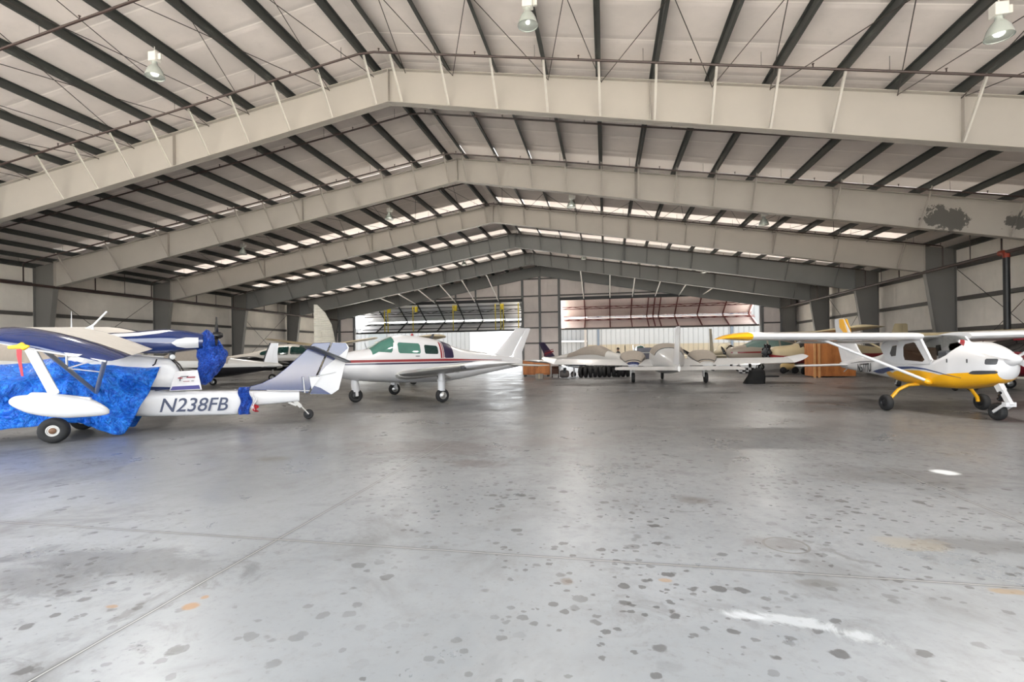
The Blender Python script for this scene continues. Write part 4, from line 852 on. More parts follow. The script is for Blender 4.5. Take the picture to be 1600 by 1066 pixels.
# ================================================================= GREY TWIN SEEN FROM BEHIND
R3 = plane('twin_engine_aircraft', 'pale grey twin engine aircraft facing away under grey cloth covers', (2.81, 24.1), 88)
M_gry = paint('pale_grey_aircraft_paint', (196,196,196), .35)
B3 = Body([(3.4,.95,.75,.1,.85,2.0),(3.1,1.15,.6,.3,.9,2.3),(2.3,1.38,.5,.6,.95,2.5),(1.4,1.55,.45,.70,1.05,2.5),(.8,1.78,.44,.76,1.15,2.6),(.2,1.84,.44,.78,1.15,2.6),(-.6,1.74,.46,.72,1.1,2.5),(-1.5,1.45,.5,.52,1.0,2.3),(-3,1.2,.6,.28,.9,2.2),(-4.6,1.0,.68,.12,.85,2.0),(-5.2,.92,.72,.05,.84,2.0)])
B3.mesh(n=50, m=32).build('fuselage', M_gry, R3, 50)
q = MB(); B3.cap(q, 1.5, -1.0, .30, pi-.30, .012, 24, 24); q.build('cabin_cover', M_taupe, R3, 60)
q = MB(); q.tube([B3.p(-1.0-.012*0, a)+Vector((-.0,0,.012)) for a in [.35+.09*k for k in range(28)]], .018, 6); q.build('cover_hem', M_dgrey, R3, 50)
q = MB(); q.prism([(-.95,.36,1.44),(-.95,.52,1.2),(-.9,.46,1.16),(-.9,.30,1.42)], (-.02,0,.01)); q.prism([(-1.0,-.1,1.55),(-1.0,-.5,1.30),(-.98,-.5,1.27),(-.98,-.1,1.52)], (-.02,0,0)); q.build('cover_strap', M_white, R3)
for sd in (1, -1):
    q = MB(); wing(q, [((1.35,sd*.4,.98),2.1,.13,5),((1.25,sd*1.6,1.0),2.0,.12,5),((1.05,sd*5.25,1.05),1.6,.11,5)]); q.build('wing', M_gry, R3, 40)
    q = MB(); wing(q, [((1.08,sd*5.252,1.05),1.65,.13,5),((.95,sd*5.5,1.12),1.5,.11,5),((.75,sd*5.72,1.2),1.25,.08,5),((.5,sd*5.86,1.26),.9,.03,5)]); q.build('wing_tip', M_white, R3, 50)
    E3 = Body([(2.3,1.15,.9,.2,1.02,2.2),(2.1,1.36,.72,.48,1.02,2.5),(1.5,1.5,.62,.62,1.05,2.8),(.8,1.42,.6,.62,1.0,2.8),(.0,1.14,.62,.46,.9,2.5),(-.7,.90,.7,.22,.82,2.2)])
    cy = sd*1.62-.08; 
    def sh(q): q.v = [(x, y+cy, z) for x, y, z in q.v]; return q
    nac = sh(E3.mesh(n=26, m=28)).build('nacelle', M_gry if sd < 0 else M_navy, R3, 50)
    q = MB(); E3.cap(q, 2.05, -.45, .25, pi-.25, .012, 20, 20); sh(q).build('nacelle_cover', M_taupe, nac, 60)
    q = MB(); pts = [E3.p(1.2-.19*k, .3+.012*k) for k in range(8)]+[E3.p(-.25, .55+.2*k) for k in range(11)]+[E3.p(1.2-.19*k, pi-.3-.012*k) for k in range(7,-1,-1)]; q.tube([p+Vector((0,cy,.02)) for p in pts], .02, 6); q.build('cover_seam', M_dgrey, nac, 40)
    prop(R3, (2.4,cy,1.0), .95, 2, radians(88 if sd > 0 else 125), M_blk)
    q = MB(); q.tube([(.05,cy,.8),(.0,cy,.25)], .05, 10); q.tube([(.05,cy,.7),(-.25,cy-.05,.5)], .025, 6); q.build('gear_leg', M_offw, R3, 40)
    q = MB(); q.box((-.32,cy+.1,.28),(.25,cy+.12,.62)); q.build('gear_door', M_white, R3)
    wheel(R3, (-.02,cy,.24), .24, .17, M_hubd)
    q = MB(); wing(q, [((-4.2,sd*.05,.87),1.1,.08,5),((-4.3,sd*2.1,.87),.9,.08,5),((-4.4,sd*2.3,.86),.7,.04,5)], camber=0); q.build('stabilizer', M_gry, R3, 40)
q = MB(); wing(q, [((-3.7,0,.95),1.35,.16),((-4.3,0,1.6),1.0,.2),((-4.7,0,2.3),.8,.22),((-4.75,0,2.38),.7,.2)], True); q.build('fin', M_white, R3, 50)
q = MB(); q.lathe([(.05,-.12),(.06,0),(.05,.1),(.001,.14)], (-5.1,0,2.3), (-1,0,0), 12); q.build('beacon', M_white, R3, 50)
wheel(R3, (3.0,0,.2), .2, .14, M_hubd, name='nose_wheel')
q = MB(); q.tube([(2.95,0,.7),(3.0,0,.2)], .05, 8); q.build('nose_gear_leg', M_offw, R3, 40)
# ================================================================= AIRCRAFT FURTHER BACK
def lightplane(name, label, xy, deg, fins=None, stabh=1.55, high=False, s=1.0, col=None, wcol=None, glass=None, finc=None, finh=2.45, finsw=.75, cover=None, propc=None, span=5.0, chord=1.45, wz=.9, belly=None, stripe=None, nose_s=1.0, propang=1.1, gear=True, tipc=None, stabz=None, strut=True, tri=True, props=True, di=None):
    col = col or M_offw; wcol = wcol or col; glass = glass or M_teald; finc = finc or col
    R = plane(name, label, xy, deg); R.scale = (s,s,s)
    if high: st = [(2.3,1.25,.9,.2,1.1,2.3),(2.2,1.42,.72,.42,1.1,2.6),(1.6,1.5,.62,.52,1.05,2.7),(1.0,1.6,.58,.56,1.1,2.7),(.55,1.98,.56,.56,1.2,2.7),(.1,2.1,.56,.56,1.2,2.7),(-.8,2.05,.58,.54,1.2,2.6),(-1.5,1.62,.66,.46,1.15,2.5),(-2.6,1.4,.78,.3,1.1,2.3),(-4.6,1.22,.95,.08,1.08,2.0),(-4.8,1.15,1.0,.03,1.08,2.0)]
    else: st = [(2.68*nose_s,1.24,1.0,.12,1.12,2.2),(2.5*nose_s,1.46,.80,.38,1.1,2.5),(1.68,1.62,.64,.52,1.1,2.6),(.82,2.0,.57,.56,1.18,2.4),(.35,2.05,.54,.56,1.18,2.4),(-.6,1.96,.52,.54,1.18,2.4),(-1.5,1.66,.55,.46,1.15,2.3),(-2.9,1.42,.76,.28,1.12,2.2),(-4.4,1.25,.96,.07,1.1,2.0),(-4.55,1.15,1.02,.03,1.1,2.0)]
    B = Body(st); B.mesh(n=40, m=28).build('fuselage', col, R, 50)
    def blk(kn, m, nm, **k):
        for sd in (1, -1): q = MB(); B.patch(q, kn, (sd,), .008, 14, 5, **k); q.build(nm, m, R, 40)
    if cover: q = MB(); B.cap(q, 1.5, -1.9, .25, pi-.25, .015, 26, 20); q.build('canopy_cover', cover, R, 60)
    else:
        if high: blk([(.85,1.36,1.5),(.5,1.36,1.85),(-.1,1.36,1.9)], glass, 'cabin_window', round_=.05); blk([(-.2,1.36,1.9),(-.95,1.4,1.82)], glass, 'cabin_window', round_=.05); q = MB(); B.cap(q, 1.0, .45, .45, pi-.45, .008, 12, 16); q.build('windshield', glass, R, 40)
        else: blk([(1.5,1.52,1.6),(.95,1.46,1.86),(.45,1.44,1.9)], glass, 'cabin_window', round_=.05); blk([(.35,1.44,1.9),(-.25,1.43,1.87)], glass, 'cabin_window', round_=.05); blk([(-.35,1.43,1.85),(-1.25,1.43,1.6)], glass, 'cabin_window', round_=.05); q = MB(); B.cap(q, 1.6, .9, .6, pi-.6, .008, 12, 16); q.build('windshield', glass, R, 40)
    if belly: q = MB(); B.cap(q, 2.4, -4.3, pi*1.03, pi*1.97, .008, 34, 16); q.build('belly_paint', belly, R, 60)
    if stripe: blk([(2.5*nose_s,1.12,1.2),(0,1.12,1.22),(-4.2,1.1,1.16)], stripe, 'side_stripe')
    for sd in (1, -1):
        z = 2.1 if high else wz; yo = 0.0 if high else .4; di = di if di is not None and high else .03 if high else .075
        W = [((.55,sd*yo,z),chord*1.08,.14,2),((.5,sd*(yo+.6),z+di*.6),chord*1.02,.14,2),((.45,sd*span*.94,z+di*span*.94),chord*.9,.13)]
        q = MB(); wing(q, W); q.build('wing', wcol, R, 40)
        q = MB(); wing(q, [((.452,sd*span*.941,z+di*span*.94),chord*.91,.135),((.3,sd*span*.98,z+di*span),chord*.75,.1),((.1,sd*span*1.01,z+di*span*1.03),chord*.45,.04)]); q.build('wing_tip', tipc or wcol, R, 50)
        if high and strut: q = MB(); q.tube([(.2,sd*.55,.75),(.1,sd*2.6,2.1)], .04, 8); q.build('wing_strut', wcol, R, 40)
        sz = stabz or (1.12 if high else 1.08)
        q = MB(); wing(q, [((-3.75,sd*.04,sz),.95,.09),((-3.95,sd*stabh,sz),.72,.08),((-4.05,sd*(stabh+.13),sz),.55,.04)], camber=0); q.build('stabilizer', wcol, R, 40)
        if gear:
            y = 1.15 if high else 1.75
            q = MB(); q.tube([(-.05,sd*(.4 if high else y),.7),(-.05,sd*y,.3),(-.05,sd*y,.2)], .045, 8); q.build('gear_leg', M_offw, R, 40); wheel(R, (-.05,sd*(y+.08),.2), .2, .15)
    if gear:
        if tri: q = MB(); q.tube([(1.9,0,.75),(1.95,0,.2)], .05, 8); q.build('nose_gear_leg', M_offw, R, 40); wheel(R, (1.95,0,.19), .19, .13, name='nose_wheel')
        else: q = MB(); q.tube([(-4.3,0,.98),(-4.45,0,.15)], .03, 8); q.build('tail_gear_leg', M_offw, R, 40); wheel(R, (-4.45,0,.11), .11, .07, name='tail_wheel')
    t0 = st[-3][1]-.12; sw = finsw
    F = [((-3.35,0,t0),1.2,.1),((-3.35-sw*.3,0,t0+.25),.95,.1),((-3.55-sw,0,finh),.62,.08),((-3.6-sw,0,finh+.05),.5,.04)]
    F = fins or F
    q = MB(); wing(q, F, True, 0, .62); q.build('fin', finc, R, 50)
    q = MB(); wing(q, F, True, .63, 1.0); q.build('rudder', finc, R, 50)
    if props: prop(R, (2.72*nose_s if not high else 2.38,0,1.12), .92, 2, propang, propc or M_blk)
    return R, B
# tall ribbed tail and beige aircraft behind the striped one
t = NT('ribbed_bare_metal'); x, y, z = t.xyz(); q_ = t.math('ABSOLUTE', t.math('SUBTRACT', t.math('MODULO', t.math('ADD', z, 50.0), .09), .045)); t.bump(t.sm(q_, .03, .01), .8, .02); M_rib = t.out(t.mix(t.noise(3.0, 4), lin(176,172,160), lin(206,203,192)), .45)
P = atd(494, 560, 23.5)
RA, BA = lightplane('high_wing_aircraft', 'beige high wing aircraft with a very tall ribbed grey fin', (P.x+4.4*cos(radians(36)), P.y+4.4*sin(radians(36))), 36, [((-3.5,0,1.3),1.1,.1),((-3.6,0,2.2),.98,.09),((-3.75,0,3.0),.82,.08),((-4.05,0,3.6),.52,.08),((-4.42,0,3.98),.14,.05)], 2.0, True, .98, M_beige, M_beige, M_smoke, M_rib, span=5.4, stabz=1.95, strut=False, propang=1.4)
for o in RA.children:
    if o.name.startswith(('fin', 'rudder')): o['label'] = 'ribbed grey metal fin' if o.name.startswith('fin') else 'ribbed grey metal rudder'
P = atd(505, 575, 43); lightplane('high_wing_aircraft', 'far beige high wing aircraft with steeply raised wings, left of the left door', (P.x,P.y), 102, None, 1.4, True, 1.07, M_beige, M_beige, M_smoke, M_beige, 1.9, .3, span=4.4, strut=False, di=.14)
# grey and black aircraft by the left wall
P = atd(446, 575, 31); lightplane('low_wing_aircraft', 'grey and black low wing aircraft with dark green windows, behind the navy tail', (P.x,P.y), 16, None, 1.55, False, 1.08, paint('warm_grey_aircraft_paint', (172,166,158)), M_blk, M_teald, M_offw, 1.85, .4, belly=M_blk, span=5.0)
P = atd(304, 580, 24); RC, BC = lightplane('low_wing_aircraft', 'black and white low wing aircraft with a small white black edged fin', (P.x,P.y), 196, [((-3.55,0,1.2),.8,.1),((-3.7,0,1.7),.6,.09),((-3.95,0,2.35),.42,.07)], 1.3, False, .9, M_offw, M_blk, M_smoke, M_white, 2.35, -.15, M_taupe, belly=M_blk, span=4.4)
q = MB(); wing(q, [((-3.49,0,1.22),.09,.5),((-3.64,0,1.7),.09,.5),((-3.89,0,2.36),.09,.5)], True); q.build('black_fin_edge', M_blk, RC, 50)
P = atd(20, 580, 15.5); lightplane('low_wing_aircraft', 'grey low wing aircraft behind the floats of the tarped amphibian', (P.x+.4,P.y), 176, None, 1.55, False, 1.0, M_offw, M_silver, M_smoke, M_offw, 1.5, .3, stripe=M_blk, cover=M_taupe, span=4.6)
# centre group
P = atd(925, 572, 30.0); RF, BF = lightplane('low_wing_aircraft', 'grey covered low wing aircraft with a navy and red swept fin', (P.x,P.y), -38, None, 1.55, False, .9, M_offw, M_gry, M_smoke, M_dnavy, 2.35, .9, M_taupe, span=5.7, wz=.72, tipc=M_gry, propang=.05)
q = MB(); wing(q, [((.52,-1.2,.80),1.5,.17),((.48,-2.6,.90),1.42,.165)]); q.build('navy_wing_panel', M_navy, RF, 40)
q = MB()
for sd in (1, -1):
    for z0, dz in ((1.62,.10),(1.80,.03),(1.52,.03)): q.prism([(-3.62,sd*.052,z0+.05),(-4.45,sd*.035,z0-.13),(-4.45,sd*.035,z0-.13+dz),(-3.62,sd*.052,z0+.05+dz)], (0,sd*.012,0))
q.build('red_fin_stripe', M_red, RF)
P = atd(1116, 565, 36.0); lightplane('low_wing_aircraft', 'cream aircraft near the right door showing its upright tail', (P.x+1.6,P.y+3.8), 64, None, 1.55, False, 1.0, paint('cream_aircraft_paint', (206,196,170)), None, M_smoke, paint('cream_aircraft_paint', (214,206,184)), 3.0, .3, span=4.6)
P = atd(1196, 575, 34.0); lightplane('low_wing_aircraft', 'tan and maroon low wing aircraft with teal windows under the yellow wing tip', (P.x+.4,P.y), 184, None, 1.55, False, 1.12, paint('tan_aircraft_paint', (176,164,150)), None, glassy('pale_teal_window_glass', (126,152,146)), M_offw, 2.2, .6, stripe=M_red, span=3.95)
P = atd(999, 560, 49.0); lightplane('low_wing_aircraft', 'small white aircraft facing in from the right door beyond the twin', (P.x,P.y), -85, None, 1.55, False, 1.0, M_white, None, M_teal, M_white, 2.1, .5, span=4.6)
# radial engined beige aircraft between the twin and the wooden crate
P = atd(1276, 580, 28.5); RI, BI = lightplane('high_wing_aircraft', 'beige tail dragger with an uncowled dark radial engine beside the wooden crate', (P.x,P.y), 184, None, 1.2, True, 1.13, M_beige, M_beige, M_smoke, M_beige, 2.48, .12, span=4.3, tri=False, belly=M_red, props=False)
E0 = MB(); E0.lathe([(.12,-.1),(.24,-.08),(.24,.15),(.14,.2),(.06,.3),(.001,.32)], (2.35,0,1.15), (1,0,0), 18); eo = E0.build('radial_engine', M_dgrey, RI, 50)
for k in range(7):
    a = 2*pi*k/7; d = Vector((0, cos(a), sin(a))); c = Vector((2.4,0,1.15)); q = MB(); q.lathe([(.09,.2),(.09,.26),(.11,.27),(.09,.3),(.11,.33),(.09,.36),(.11,.39),(.1,.45),(.001,.46)], c, d, 12); q.build('cylinder_head', M_blk, eo, 40)
# beige aircraft behind the cabin of the yellow one
P = atd(1462, 580, 18.5); RJ, BJ = lightplane('high_wing_aircraft', 'beige high wing aircraft seen through and above the yellow aircraft cabin', (P.x,P.y), -104, None, 1.55, True, .92, M_beige, M_beige, M_smoke, M_beige, 1.8, .35, span=4.2, propang=.2)
# maroon aircraft at the right edge
P = atd(1625, 600, 16.0); lightplane('low_wing_aircraft', 'dark maroon low wing aircraft at the right edge behind the white nose', (P.x,P.y), 172, None, 1.3, False, .9, paint('dark_maroon_paint', (112,24,34)), M_offw, M_smoke, M_offw, 1.6, .5, span=4.2, nose_s=.75)

# ================================================================= THINGS STANDING ABOUT
M_ply = NT('stained_plywood'); t = M_ply; n = t.noise(3.0, 6, .65, vec=t.vmul(t.co(), (1, 1, .25))); M_ply = t.out(t.mix(t.sm(n, .3, .7), lin(146,84,36), lin(190,120,62)), .55)
M_plyd = flat('pale_wood_batten', (206,150,96), .6, 0, .12)
P = onZ(1266, 590); W_, D_, H_ = 2.05, 1.0, 2.1
root = thing('wooden_crate', 'tall orange brown wooden crate behind the tail of the yellow aircraft', 'crate', (P.x+W_/2+.1,P.y+D_/2,0), (0,0,radians(4)))
q = MB(); q.box((-W_/2,-D_/2,.06),(W_/2,D_/2,H_)); q.build('box', M_ply, root, None, bevel=.01)
for x in (-W_/2+.05, -W_/2+.27): q = MB(); q.box((x-.06,-D_/2-.03,.0),(x+.06,-D_/2-.001,H_+.02)); q.build('batten', M_plyd, root)
q = MB(); q.box((-W_/2,-D_/2-.03,H_),(W_/2,-D_/2+.06,H_+.04)); q.build('batten', M_plyd, root)
P = onZ(817, 589); P2 = onZ(858, 589)
root = thing('wooden_cabinet', 'low orange wooden cabinet on dark feet by the middle pier', 'cabinet', ((P.x+P2.x)/2,P.y+.35,0))
w_ = P2.x-P.x; q = MB(); q.box((-w_/2,-.3,.12),(w_/2,.3,1.02)); q.build('body', M_ply, root, None, bevel=.015)
for sd in (-1, 1): q = MB(); q.box((sd*w_*.26-w_*.22,-.325,.2),(sd*w_*.26+w_*.22,-.302,.95)); dd = q.build('door', M_ply, root, None, bevel=.01); q = MB(); q.lathe([(.02,0),(.02,.03),(.001,.035)], (sd*.08,-.33,.6), (0,-1,0), 10); q.build('knob', M_blk, dd, 40)
for sx in (-1, 1):
    for sy in (-1, 1): q = MB(); q.box((sx*(w_/2-.1)-.05,sy*.22-.05,0),(sx*(w_/2-.1)+.05,sy*.22+.05,.125)); q.build('leg', M_blk, root)
P = onZ(843, 592); root = thing('cardboard_carton', 'small grey carton on the floor before the orange cabinet', 'box', (P.x,P.y,0)); q = MB(); q.box((-.22,-.15,0),(.22,.15,.28)); q.build('carton', M_taupe, root, None, bevel=.01); q = MB(); q.box((-.03,-.153,.0),(.03,.153,.283)); q.build('tape', M_beige, root)
# engine on a dolly, brown scrap, stand and the row of dark tyres under the grey wing
P = onZ(868, 590); root = thing('brown_engine', 'rusty brown engine block on a stand beside the orange cabinet', 'engine', (P.x,P.y,0)); root.scale = (.68,.68,.68)
M_rust = flat('rusty_brown_metal', (98,64,48), .7, 0, .2, 8)
q = MB(); q.box((-.3,-.3,.3),(.3,.3,.75)); q.build('block', M_rust, root, None, bevel=.05)
for k in range(4): q = MB(); q.lathe([(.1,0),(.1,.1),(.13,.12),(.1,.15),(.13,.18),(.1,.22),(.001,.23)], (-.2+.13*k,-.05,.75), (0,0,1), 12); q.build('cylinder_head', M_rust, root, 40)
for sx in (-1, 1): q = MB(); q.bar((sx*.28,-.25,0),(sx*.28,.25,.35), .06); q.bar((sx*.28,.25,0),(sx*.28,-.25,.35), .06); q.build('leg', M_blk, root)
P = onZ(882, 591); root = thing('grey_engine', 'grey engine lying on the floor between the rusty engine and the white stand', 'engine', (P.x,P.y,0)); root.scale = (.75,.75,.75)
q = MB(); q.lathe([(.001,-.36),(.22,-.34),(.3,-.2),(.3,.2),(.2,.34),(.001,.36)], (0,0,.32), (1,.2,0), 20); q.build('crankcase', flat('grey_cast_metal', (112,106,102), .6, .3, .15), root, 50)
for k in range(4): a = k*pi/2+.4; q = MB(); q.lathe([(.09,.2),(.09,.36),(.12,.38),(.09,.41),(.12,.44),(.001,.46)], (0,0,.34), (.1,cos(a),abs(sin(a))), 12); q.build('cylinder_head', M_dgrey, root, 40)
P = onZ(897, 590); root = thing('white_stand', 'white pedestal stand with a small dark vise in front of the bright doorway', 'stand', (P.x,P.y,0))
q = MB(); q.tube([(0,0,0),(0,0,.62)], .05, 10); q.build('post', M_white, root, 40); q = MB(); q.box((-.32,-.2,.62),(.32,.2,.68)); q.build('top', M_white, root, None, bevel=.01); q = MB(); q.box((-.2,-.1,.68),(.15,.08,.8)); q.build('vise', M_blk, root, None, bevel=.02)
q = MB(); q.box((-.25,-.2,0),(.25,.2,.04)); q.build('foot', M_white, root, None, bevel=.01)
for k in range(11):
    P = onZ(908+7.3*k, 590.2-.12*k); root = thing('standing_tyre', 'dark tyre standing in the row under the grey wing, %s from the left' % ORD[k], 'tyre', (P.x,P.y,0), (0,0,radians(75+(k*37) % 30)), 'row of dark tyres')
    wheel(root, (0,0,.33), .33, .2, M_hubd, name='tyre')
for k, (px, py, w_, h_, col, lab) in enumerate(((925,583,.7,.55,'M_dgrey','dark grey tool box behind the row of tyres, left one'),(948,582,.8,.6,'M_blk','black tool box behind the middle of the row of tyres'),(972,581,.7,.66,'M_dgrey','dark grey tool box behind the row of tyres, right one'))):
    P = onZ(px, py); root = thing('tool_box', lab, 'box', (P.x,P.y,0)); q = MB(); q.box((-w_/2,-.25,0),(w_/2,.25,h_)); q.build('body', globals()[col], root, None, bevel=.02); q = MB(); q.tube([(-.15,0,h_),(-.15,0,h_+.07),(.15,0,h_+.07),(.15,0,h_)], .015, 6); q.build('handle', M_hub, root, 40)
# navy banner box and tan bench behind the left nacelle of the twin
P = onZ(1010, 577); root = thing('navy_case', 'navy equipment case with pale print on a tan bench, beyond the twin', 'case', (P.x,P.y,.78)); q = MB(); q.box((-.72,-.3,0),(.72,.3,.98)); q.build('case', M_dnavy, root, None, bevel=.03); q = MB(); q.box((-.42,-.306,.52),(.42,-.301,.62)); q.build('pale_print', M_offw, root)
root = thing('work_bench', 'tan work bench carrying the navy case beyond the twin', 'bench', (P.x,P.y,0)); q = MB(); q.box((-1.0,-.4,.7),(1.0,.4,.775)); q.build('top', M_beige, root, None, bevel=.01); q = MB(); q.box((-.9,-.35,.35),(.9,.35,.69)); q.build('cupboard', flat('brown_bench_front', (120,98,72), .6), root)
for sx in (-1, 1):
    for sy in (-1, 1): q = MB(); q.box((sx*.9-.05,sy*.33-.05,0),(sx*.9+.05,sy*.33+.05,.7)); q.build('leg', M_beige, root)
# black bag, hose ring, tank cart, stools, wheels to the right of the twin
P = onZ(1180, 600); M_cloth = flat('black_canvas', (16,16,17), .85)
root = thing('black_bag', 'black canvas bag slumped on the floor under the right wing of the twin', 'bag', (P.x+.05,P.y+.2,0)); rows = []
for i in range(15):
    v = i/14; r = []
    for k in range(28):
        a = 2*pi*k/28; rr = (.52-.22*v)*(1-max(0, (v-.75)/.25)**2*.8)*(1+.16*mn.noise(Vector((cos(a)*1.5, sin(a)*1.5, v*3)))); r.append((rr*cos(a)*.9+.12*v, rr*sin(a)*.6, .68*v+.02*mn.noise(Vector((a, v, 3)))+.012))
    rows.append(r)
q = MB(); q.rings(rows); q.build('sack', M_cloth, root, 70); q = MB(); q.tube([(0,-.1,.66),(.05,-.12,.8),(.2,-.1,.8),(.25,-.1,.62)], .02, 6); q.build('strap', M_blk, root, 50)
P = onZ(1203, 589); q = MB(); q.tube([(.42*cos(2*pi*k/24), .3*sin(2*pi*k/24), .045) for k in range(24)], .045, 8, closed=True); o = q.build('hose_ring', M_tyre, None, 50); o.location = (P.x,P.y,0); tag(o, 'black hose ring lying flat on the floor beside the black bag', 'hose')
P = onZ(1231, 583.5); root = thing('tank_cart', 'tan compressor tank on black wheels to the left of the wooden crate', 'cart', (P.x,P.y,0)); q = MB(); q.lathe([(.001,-.42),(.14,-.4),(.2,-.32),(.2,.32),(.14,.4),(.001,.42)], (0,0,.42), (1,0,0), 20); q.build('tank', flat('tan_painted_tank', (206,176,120), .4), root, 50)
for sx in (-1, 1): wheel(root, (sx*.34,-.24,.2), .2, .1, M_hubd); q = MB(); q.bar((sx*.34,-.2,.2),(sx*.3,0,.26), .05); q.bar((sx*.3,.15,0),(sx*.3,.1,.28), .05); q.build('leg', M_dgrey, root)
q = MB(); q.tube([(.36,0,.5),(.62,0,.62),(.62,0,.78)], .02, 6); q.build('handle', M_blk, root, 40)
for k, px in enumerate((1256, 1262)): P = onZ(px, 585.5); root = thing('spare_wheel', 'spare aircraft wheel standing against the wooden crate, %s one' % ('left', 'right')[k], 'wheel', (P.x,P.y,0), (0,0,radians(40+20*k)), 'spare wheels'); wheel(root, (0,0,.22), .22, .14, M_hubd, name='tyre')
for k in range(6):
    P = onZ(1157+4.6*k, 583.5-.1*k); root = thing('wheel_chock', 'black and white striped wheel chock under the twin, %s from the left' % ORD[k], 'chock', (P.x,P.y,0), (0,0,.2*k), 'striped wheel chocks'); q = MB(); q.prism([(-.07,-.12,0),(.07,-.12,0),(.045,-.12,.34),(-.045,-.12,.34)], (0,.24,0)); q.build('block', M_white if k % 2 else M_blk, root, None, bevel=.01); q = MB(); q.box((-.078,-.125,.1),(.078,.125,.2)); q.build('band', M_blk if k % 2 else M_white, root)
# white parts bench along the floor in front of the right door, yellow sign
# person
root_p = atd(966, 560, 40)
def person(xy, deg):
    R = thing('person', 'person with short dark hair in a dark grey shirt standing near the right door', 'person', (xy[0],xy[1],0), (0,0,radians(deg)))
    J = [(0,0,.95),(0,0,1.15),(0,0,1.38),(0,.01,1.5),(0,.015,1.56),(0,.02,1.64),(0,.02,1.74), (.19,0,1.40),(.26,.02,1.15),(.22,.2,.98),(.21,.28,.95), (-.19,0,1.40),(-.27,.0,1.15),(-.25,.10,.92),(-.24,.14,.85), (.1,0,.88),(.11,.02,.48),(.11,-.02,.09),(.12,.12,.04), (-.1,0,.88),(-.12,.02,.48),(-.12,-.02,.09),(-.13,.12,.04)]
    Ed = [(0,1),(1,2),(2,3),(3,4),(4,5),(5,6),(2,7),(7,8),(8,9),(9,10),(2,11),(11,12),(12,13),(13,14),(0,15),(15,16),(16,17),(17,18),(0,19),(19,20),(20,21),(21,22)]
    rad = [(.15,.12),(.15,.115),(.17,.12),(.06,.06),(.075,.085),(.085,.10),(.06,.07),(.07,.065),(.05,.05),(.038,.038),(.035,.02),(.07,.065),(.05,.05),(.038,.038),(.035,.02),(.09,.1),(.06,.065),(.04,.045),(.04,.03),(.09,.1),(.06,.065),(.04,.045),(.04,.03)]
    me = bpy.data.meshes.new('body'); me.from_pydata(J, Ed, []); o = bpy.data.objects.new('body', me); COL.objects.link(o)
    bpy.context.view_layer.objects.active = o
    sk = o.modifiers.new('skin', 'SKIN'); 
    if not me.skin_vertices: me.attributes.new('skin_vertices', 'FLOAT', 'POINT') if False else bpy.ops.mesh.customdata_skin_add()
    for v, r in zip(me.skin_vertices[0].data, rad): v.radius = r
    me.skin_vertices[0].data[0].use_root = True
    sb = o.modifiers.new('sub', 'SUBSURF'); sb.levels = 2; sb.render_levels = 2
    dg = bpy.context.evaluated_depsgraph_get(); m2 = bpy.data.meshes.new_from_object(o.evaluated_get(dg)); bpy.data.objects.remove(o); m2.name = 'body'
    skin = flat('warm_skin', (176,128,102), .5); shirt = flat('dark_grey_shirt', (62,64,62), .8); trous = flat('dark_blue_trousers', (44,48,60), .8); shoe = flat('black_shoe', (22,22,22), .5)
    m2.materials.clear()
    for m in (skin, shirt, trous, shoe): m2.materials.append(m)
    for p in m2.polygons:
        c = p.center; p.use_smooth = True
        p.material_index = 3 if c.z < .11 else 0 if c.z > 1.49 or (abs(c.x) > .17 and c.z < 1.2 and c.z > .8) else 2 if c.z < .93 else 1
    o = bpy.data.objects.new('body', m2); COL.objects.link(o); o.parent = R
    q = MB(); rows = []
    for i in range(9):
        ph = pi*.5*i/8*1.12; rows.append([(.098*cos(a)*sin(ph+.02), .018+.115*sin(a)*sin(ph+.02)-.012, 1.665+.135*cos(ph)+(.035 if sin(a) > .5 else 0)*sin(ph)) for a in [2*pi*k/20 for k in range(20)]])
    q.rings(rows); q.build('hair', flat('dark_brown_hair', (36,28,24), .7), R, 60)
    q = MB(); q.lathe([(.001,.035),(.012,.03),(.02,0),(.012,-.02),(.001,-.02)], (0,.115,1.635), (0,.4,1), 8)
    for sx in (-1, 1): q.lathe([(.001,.01),(.012,.008),(.012,-.005),(.001,-.008)], (sx*.035,.098,1.665), (0,1,0), 8)
    q.bar((-.028,.103,1.59),(.028,.103,1.59), .008, .012); q.build('face', flat('face_shade', (120,78,62), .6), R, 50)
    for sx, z, y in ((1,.93,.31),(-1,.83,.16)):
        for k in range(5):
            a = Vector((sx*.225+.012*(k-2), y, z)); d = Vector((0,.5,-.8)) if k else Vector((-sx*.6,.6,-.4)); ln = (.05,.072,.08,.074,.06)[k]
            q = MB(); q.tube([a, a+d*ln*.5, a+d*ln*.85+Vector((0,.012,-.01))], [.01,.009,.006], 8); q.build('finger', skin, R, 60)
    return R
person((root_p.x, root_p.y), 120)
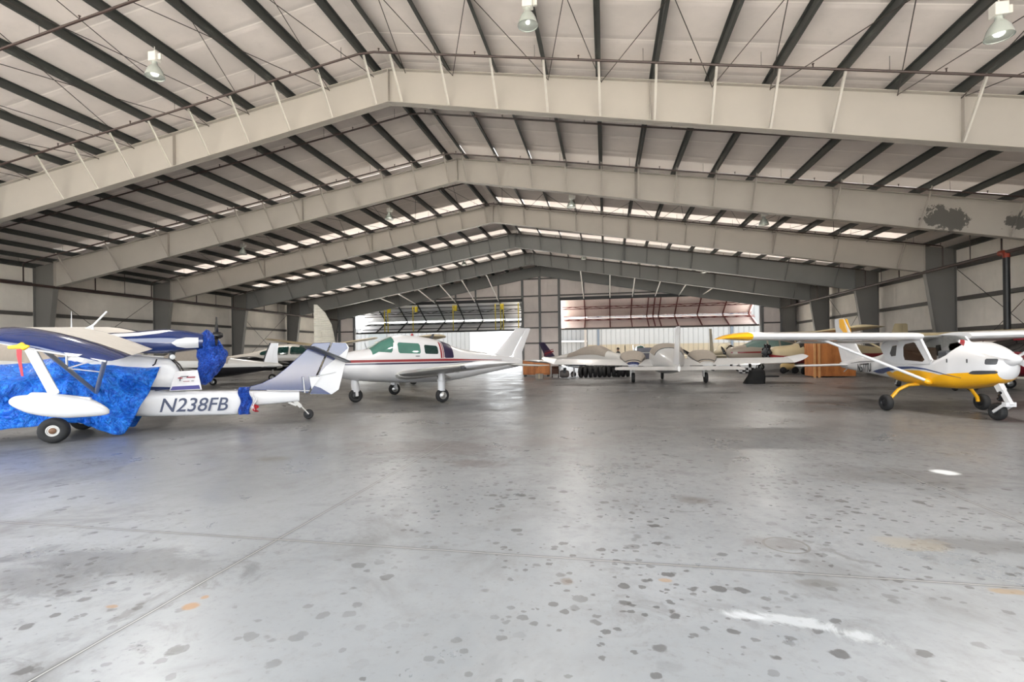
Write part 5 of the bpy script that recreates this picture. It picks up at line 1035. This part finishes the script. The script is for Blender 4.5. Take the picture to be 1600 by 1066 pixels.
# ================================================================= LIGHT AND CAMERA
w = bpy.data.worlds.new('overcast_sky'); SC.world = w; w.use_nodes = True
bg = w.node_tree.nodes['Background']; bg.inputs[0].default_value = (.93, .97, 1.0, 1); bg.inputs[1].default_value = 1.25
sun = bpy.data.lights.new('sun', 'SUN'); sun.energy = 7.0; sun.angle = radians(3); sun.color = (1,.95,.88)
so = bpy.data.objects.new('sun', sun); COL.objects.link(so); so.rotation_euler = (radians(-14), radians(-8), 0)
for x0, x1, y, z, h, ry in ((XL+3.2, XR-3.2, FRONT-.06, 3.55, 7.1, 0), (OPEN[0][0], OPEN[0][1], BACK+.2, 1.95, 3.9, 1), (OPEN[1][0], OPEN[1][1], BACK+.2, 1.95, 3.9, 1)):
    l = bpy.data.lights.new('sky_opening', 'AREA'); l.shape = 'RECTANGLE'; l.size = x1-x0; l.size_y = h; l.cycles.is_portal = True
    o = bpy.data.objects.new('sky_opening', l); COL.objects.link(o); o.location = ((x0+x1)/2, y, z); o.rotation_euler = (radians(90 if not ry else -90), 0, 0)
for o in [o for o in COL.objects if o.name.startswith('high_bay_lamp')]:
    l = bpy.data.lights.new('lamp_bulb', 'SPOT'); l.energy = 360; l.spot_size = radians(150); l.spot_blend = .35; l.shadow_soft_size = .2; l.color = (1,.95,.88)
    b = bpy.data.objects.new('lamp_bulb', l); COL.objects.link(b); b.parent = o; b.location = (0,0,-.87)
cam = bpy.data.cameras.new('camera'); co = bpy.data.objects.new('camera', cam); COL.objects.link(co)
cam.sensor_width = 36; cam.lens = F_PX/1600*36; cam.shift_y = (CY-533)/1600; cam.clip_end = 500; cam.clip_start = .05
co.matrix_world = Matrix.Translation((0,0,EYE)) @ Matrix.Rotation(YAW, 4, 'Z') @ Matrix.Rotation(radians(90), 4, 'X') @ Matrix.Rotation(ROLL, 4, 'Z')
SC.camera = co
vs = SC.view_settings; vs.view_transform = 'Standard'; vs.look = 'None'; vs.gamma = 1; vs.exposure = 2.3; vs.use_curve_mapping = False
SC.cycles.max_bounces = 6; SC.cycles.diffuse_bounces = 4; SC.cycles.glossy_bounces = 3; SC.cycles.transmission_bounces = 5; SC.cycles.transparent_max_bounces = 8
SC.cycles.sample_clamp_indirect = 6; SC.cycles.use_denoising = True; SC.cycles.caustics_reflective = False; SC.cycles.caustics_refractive = False
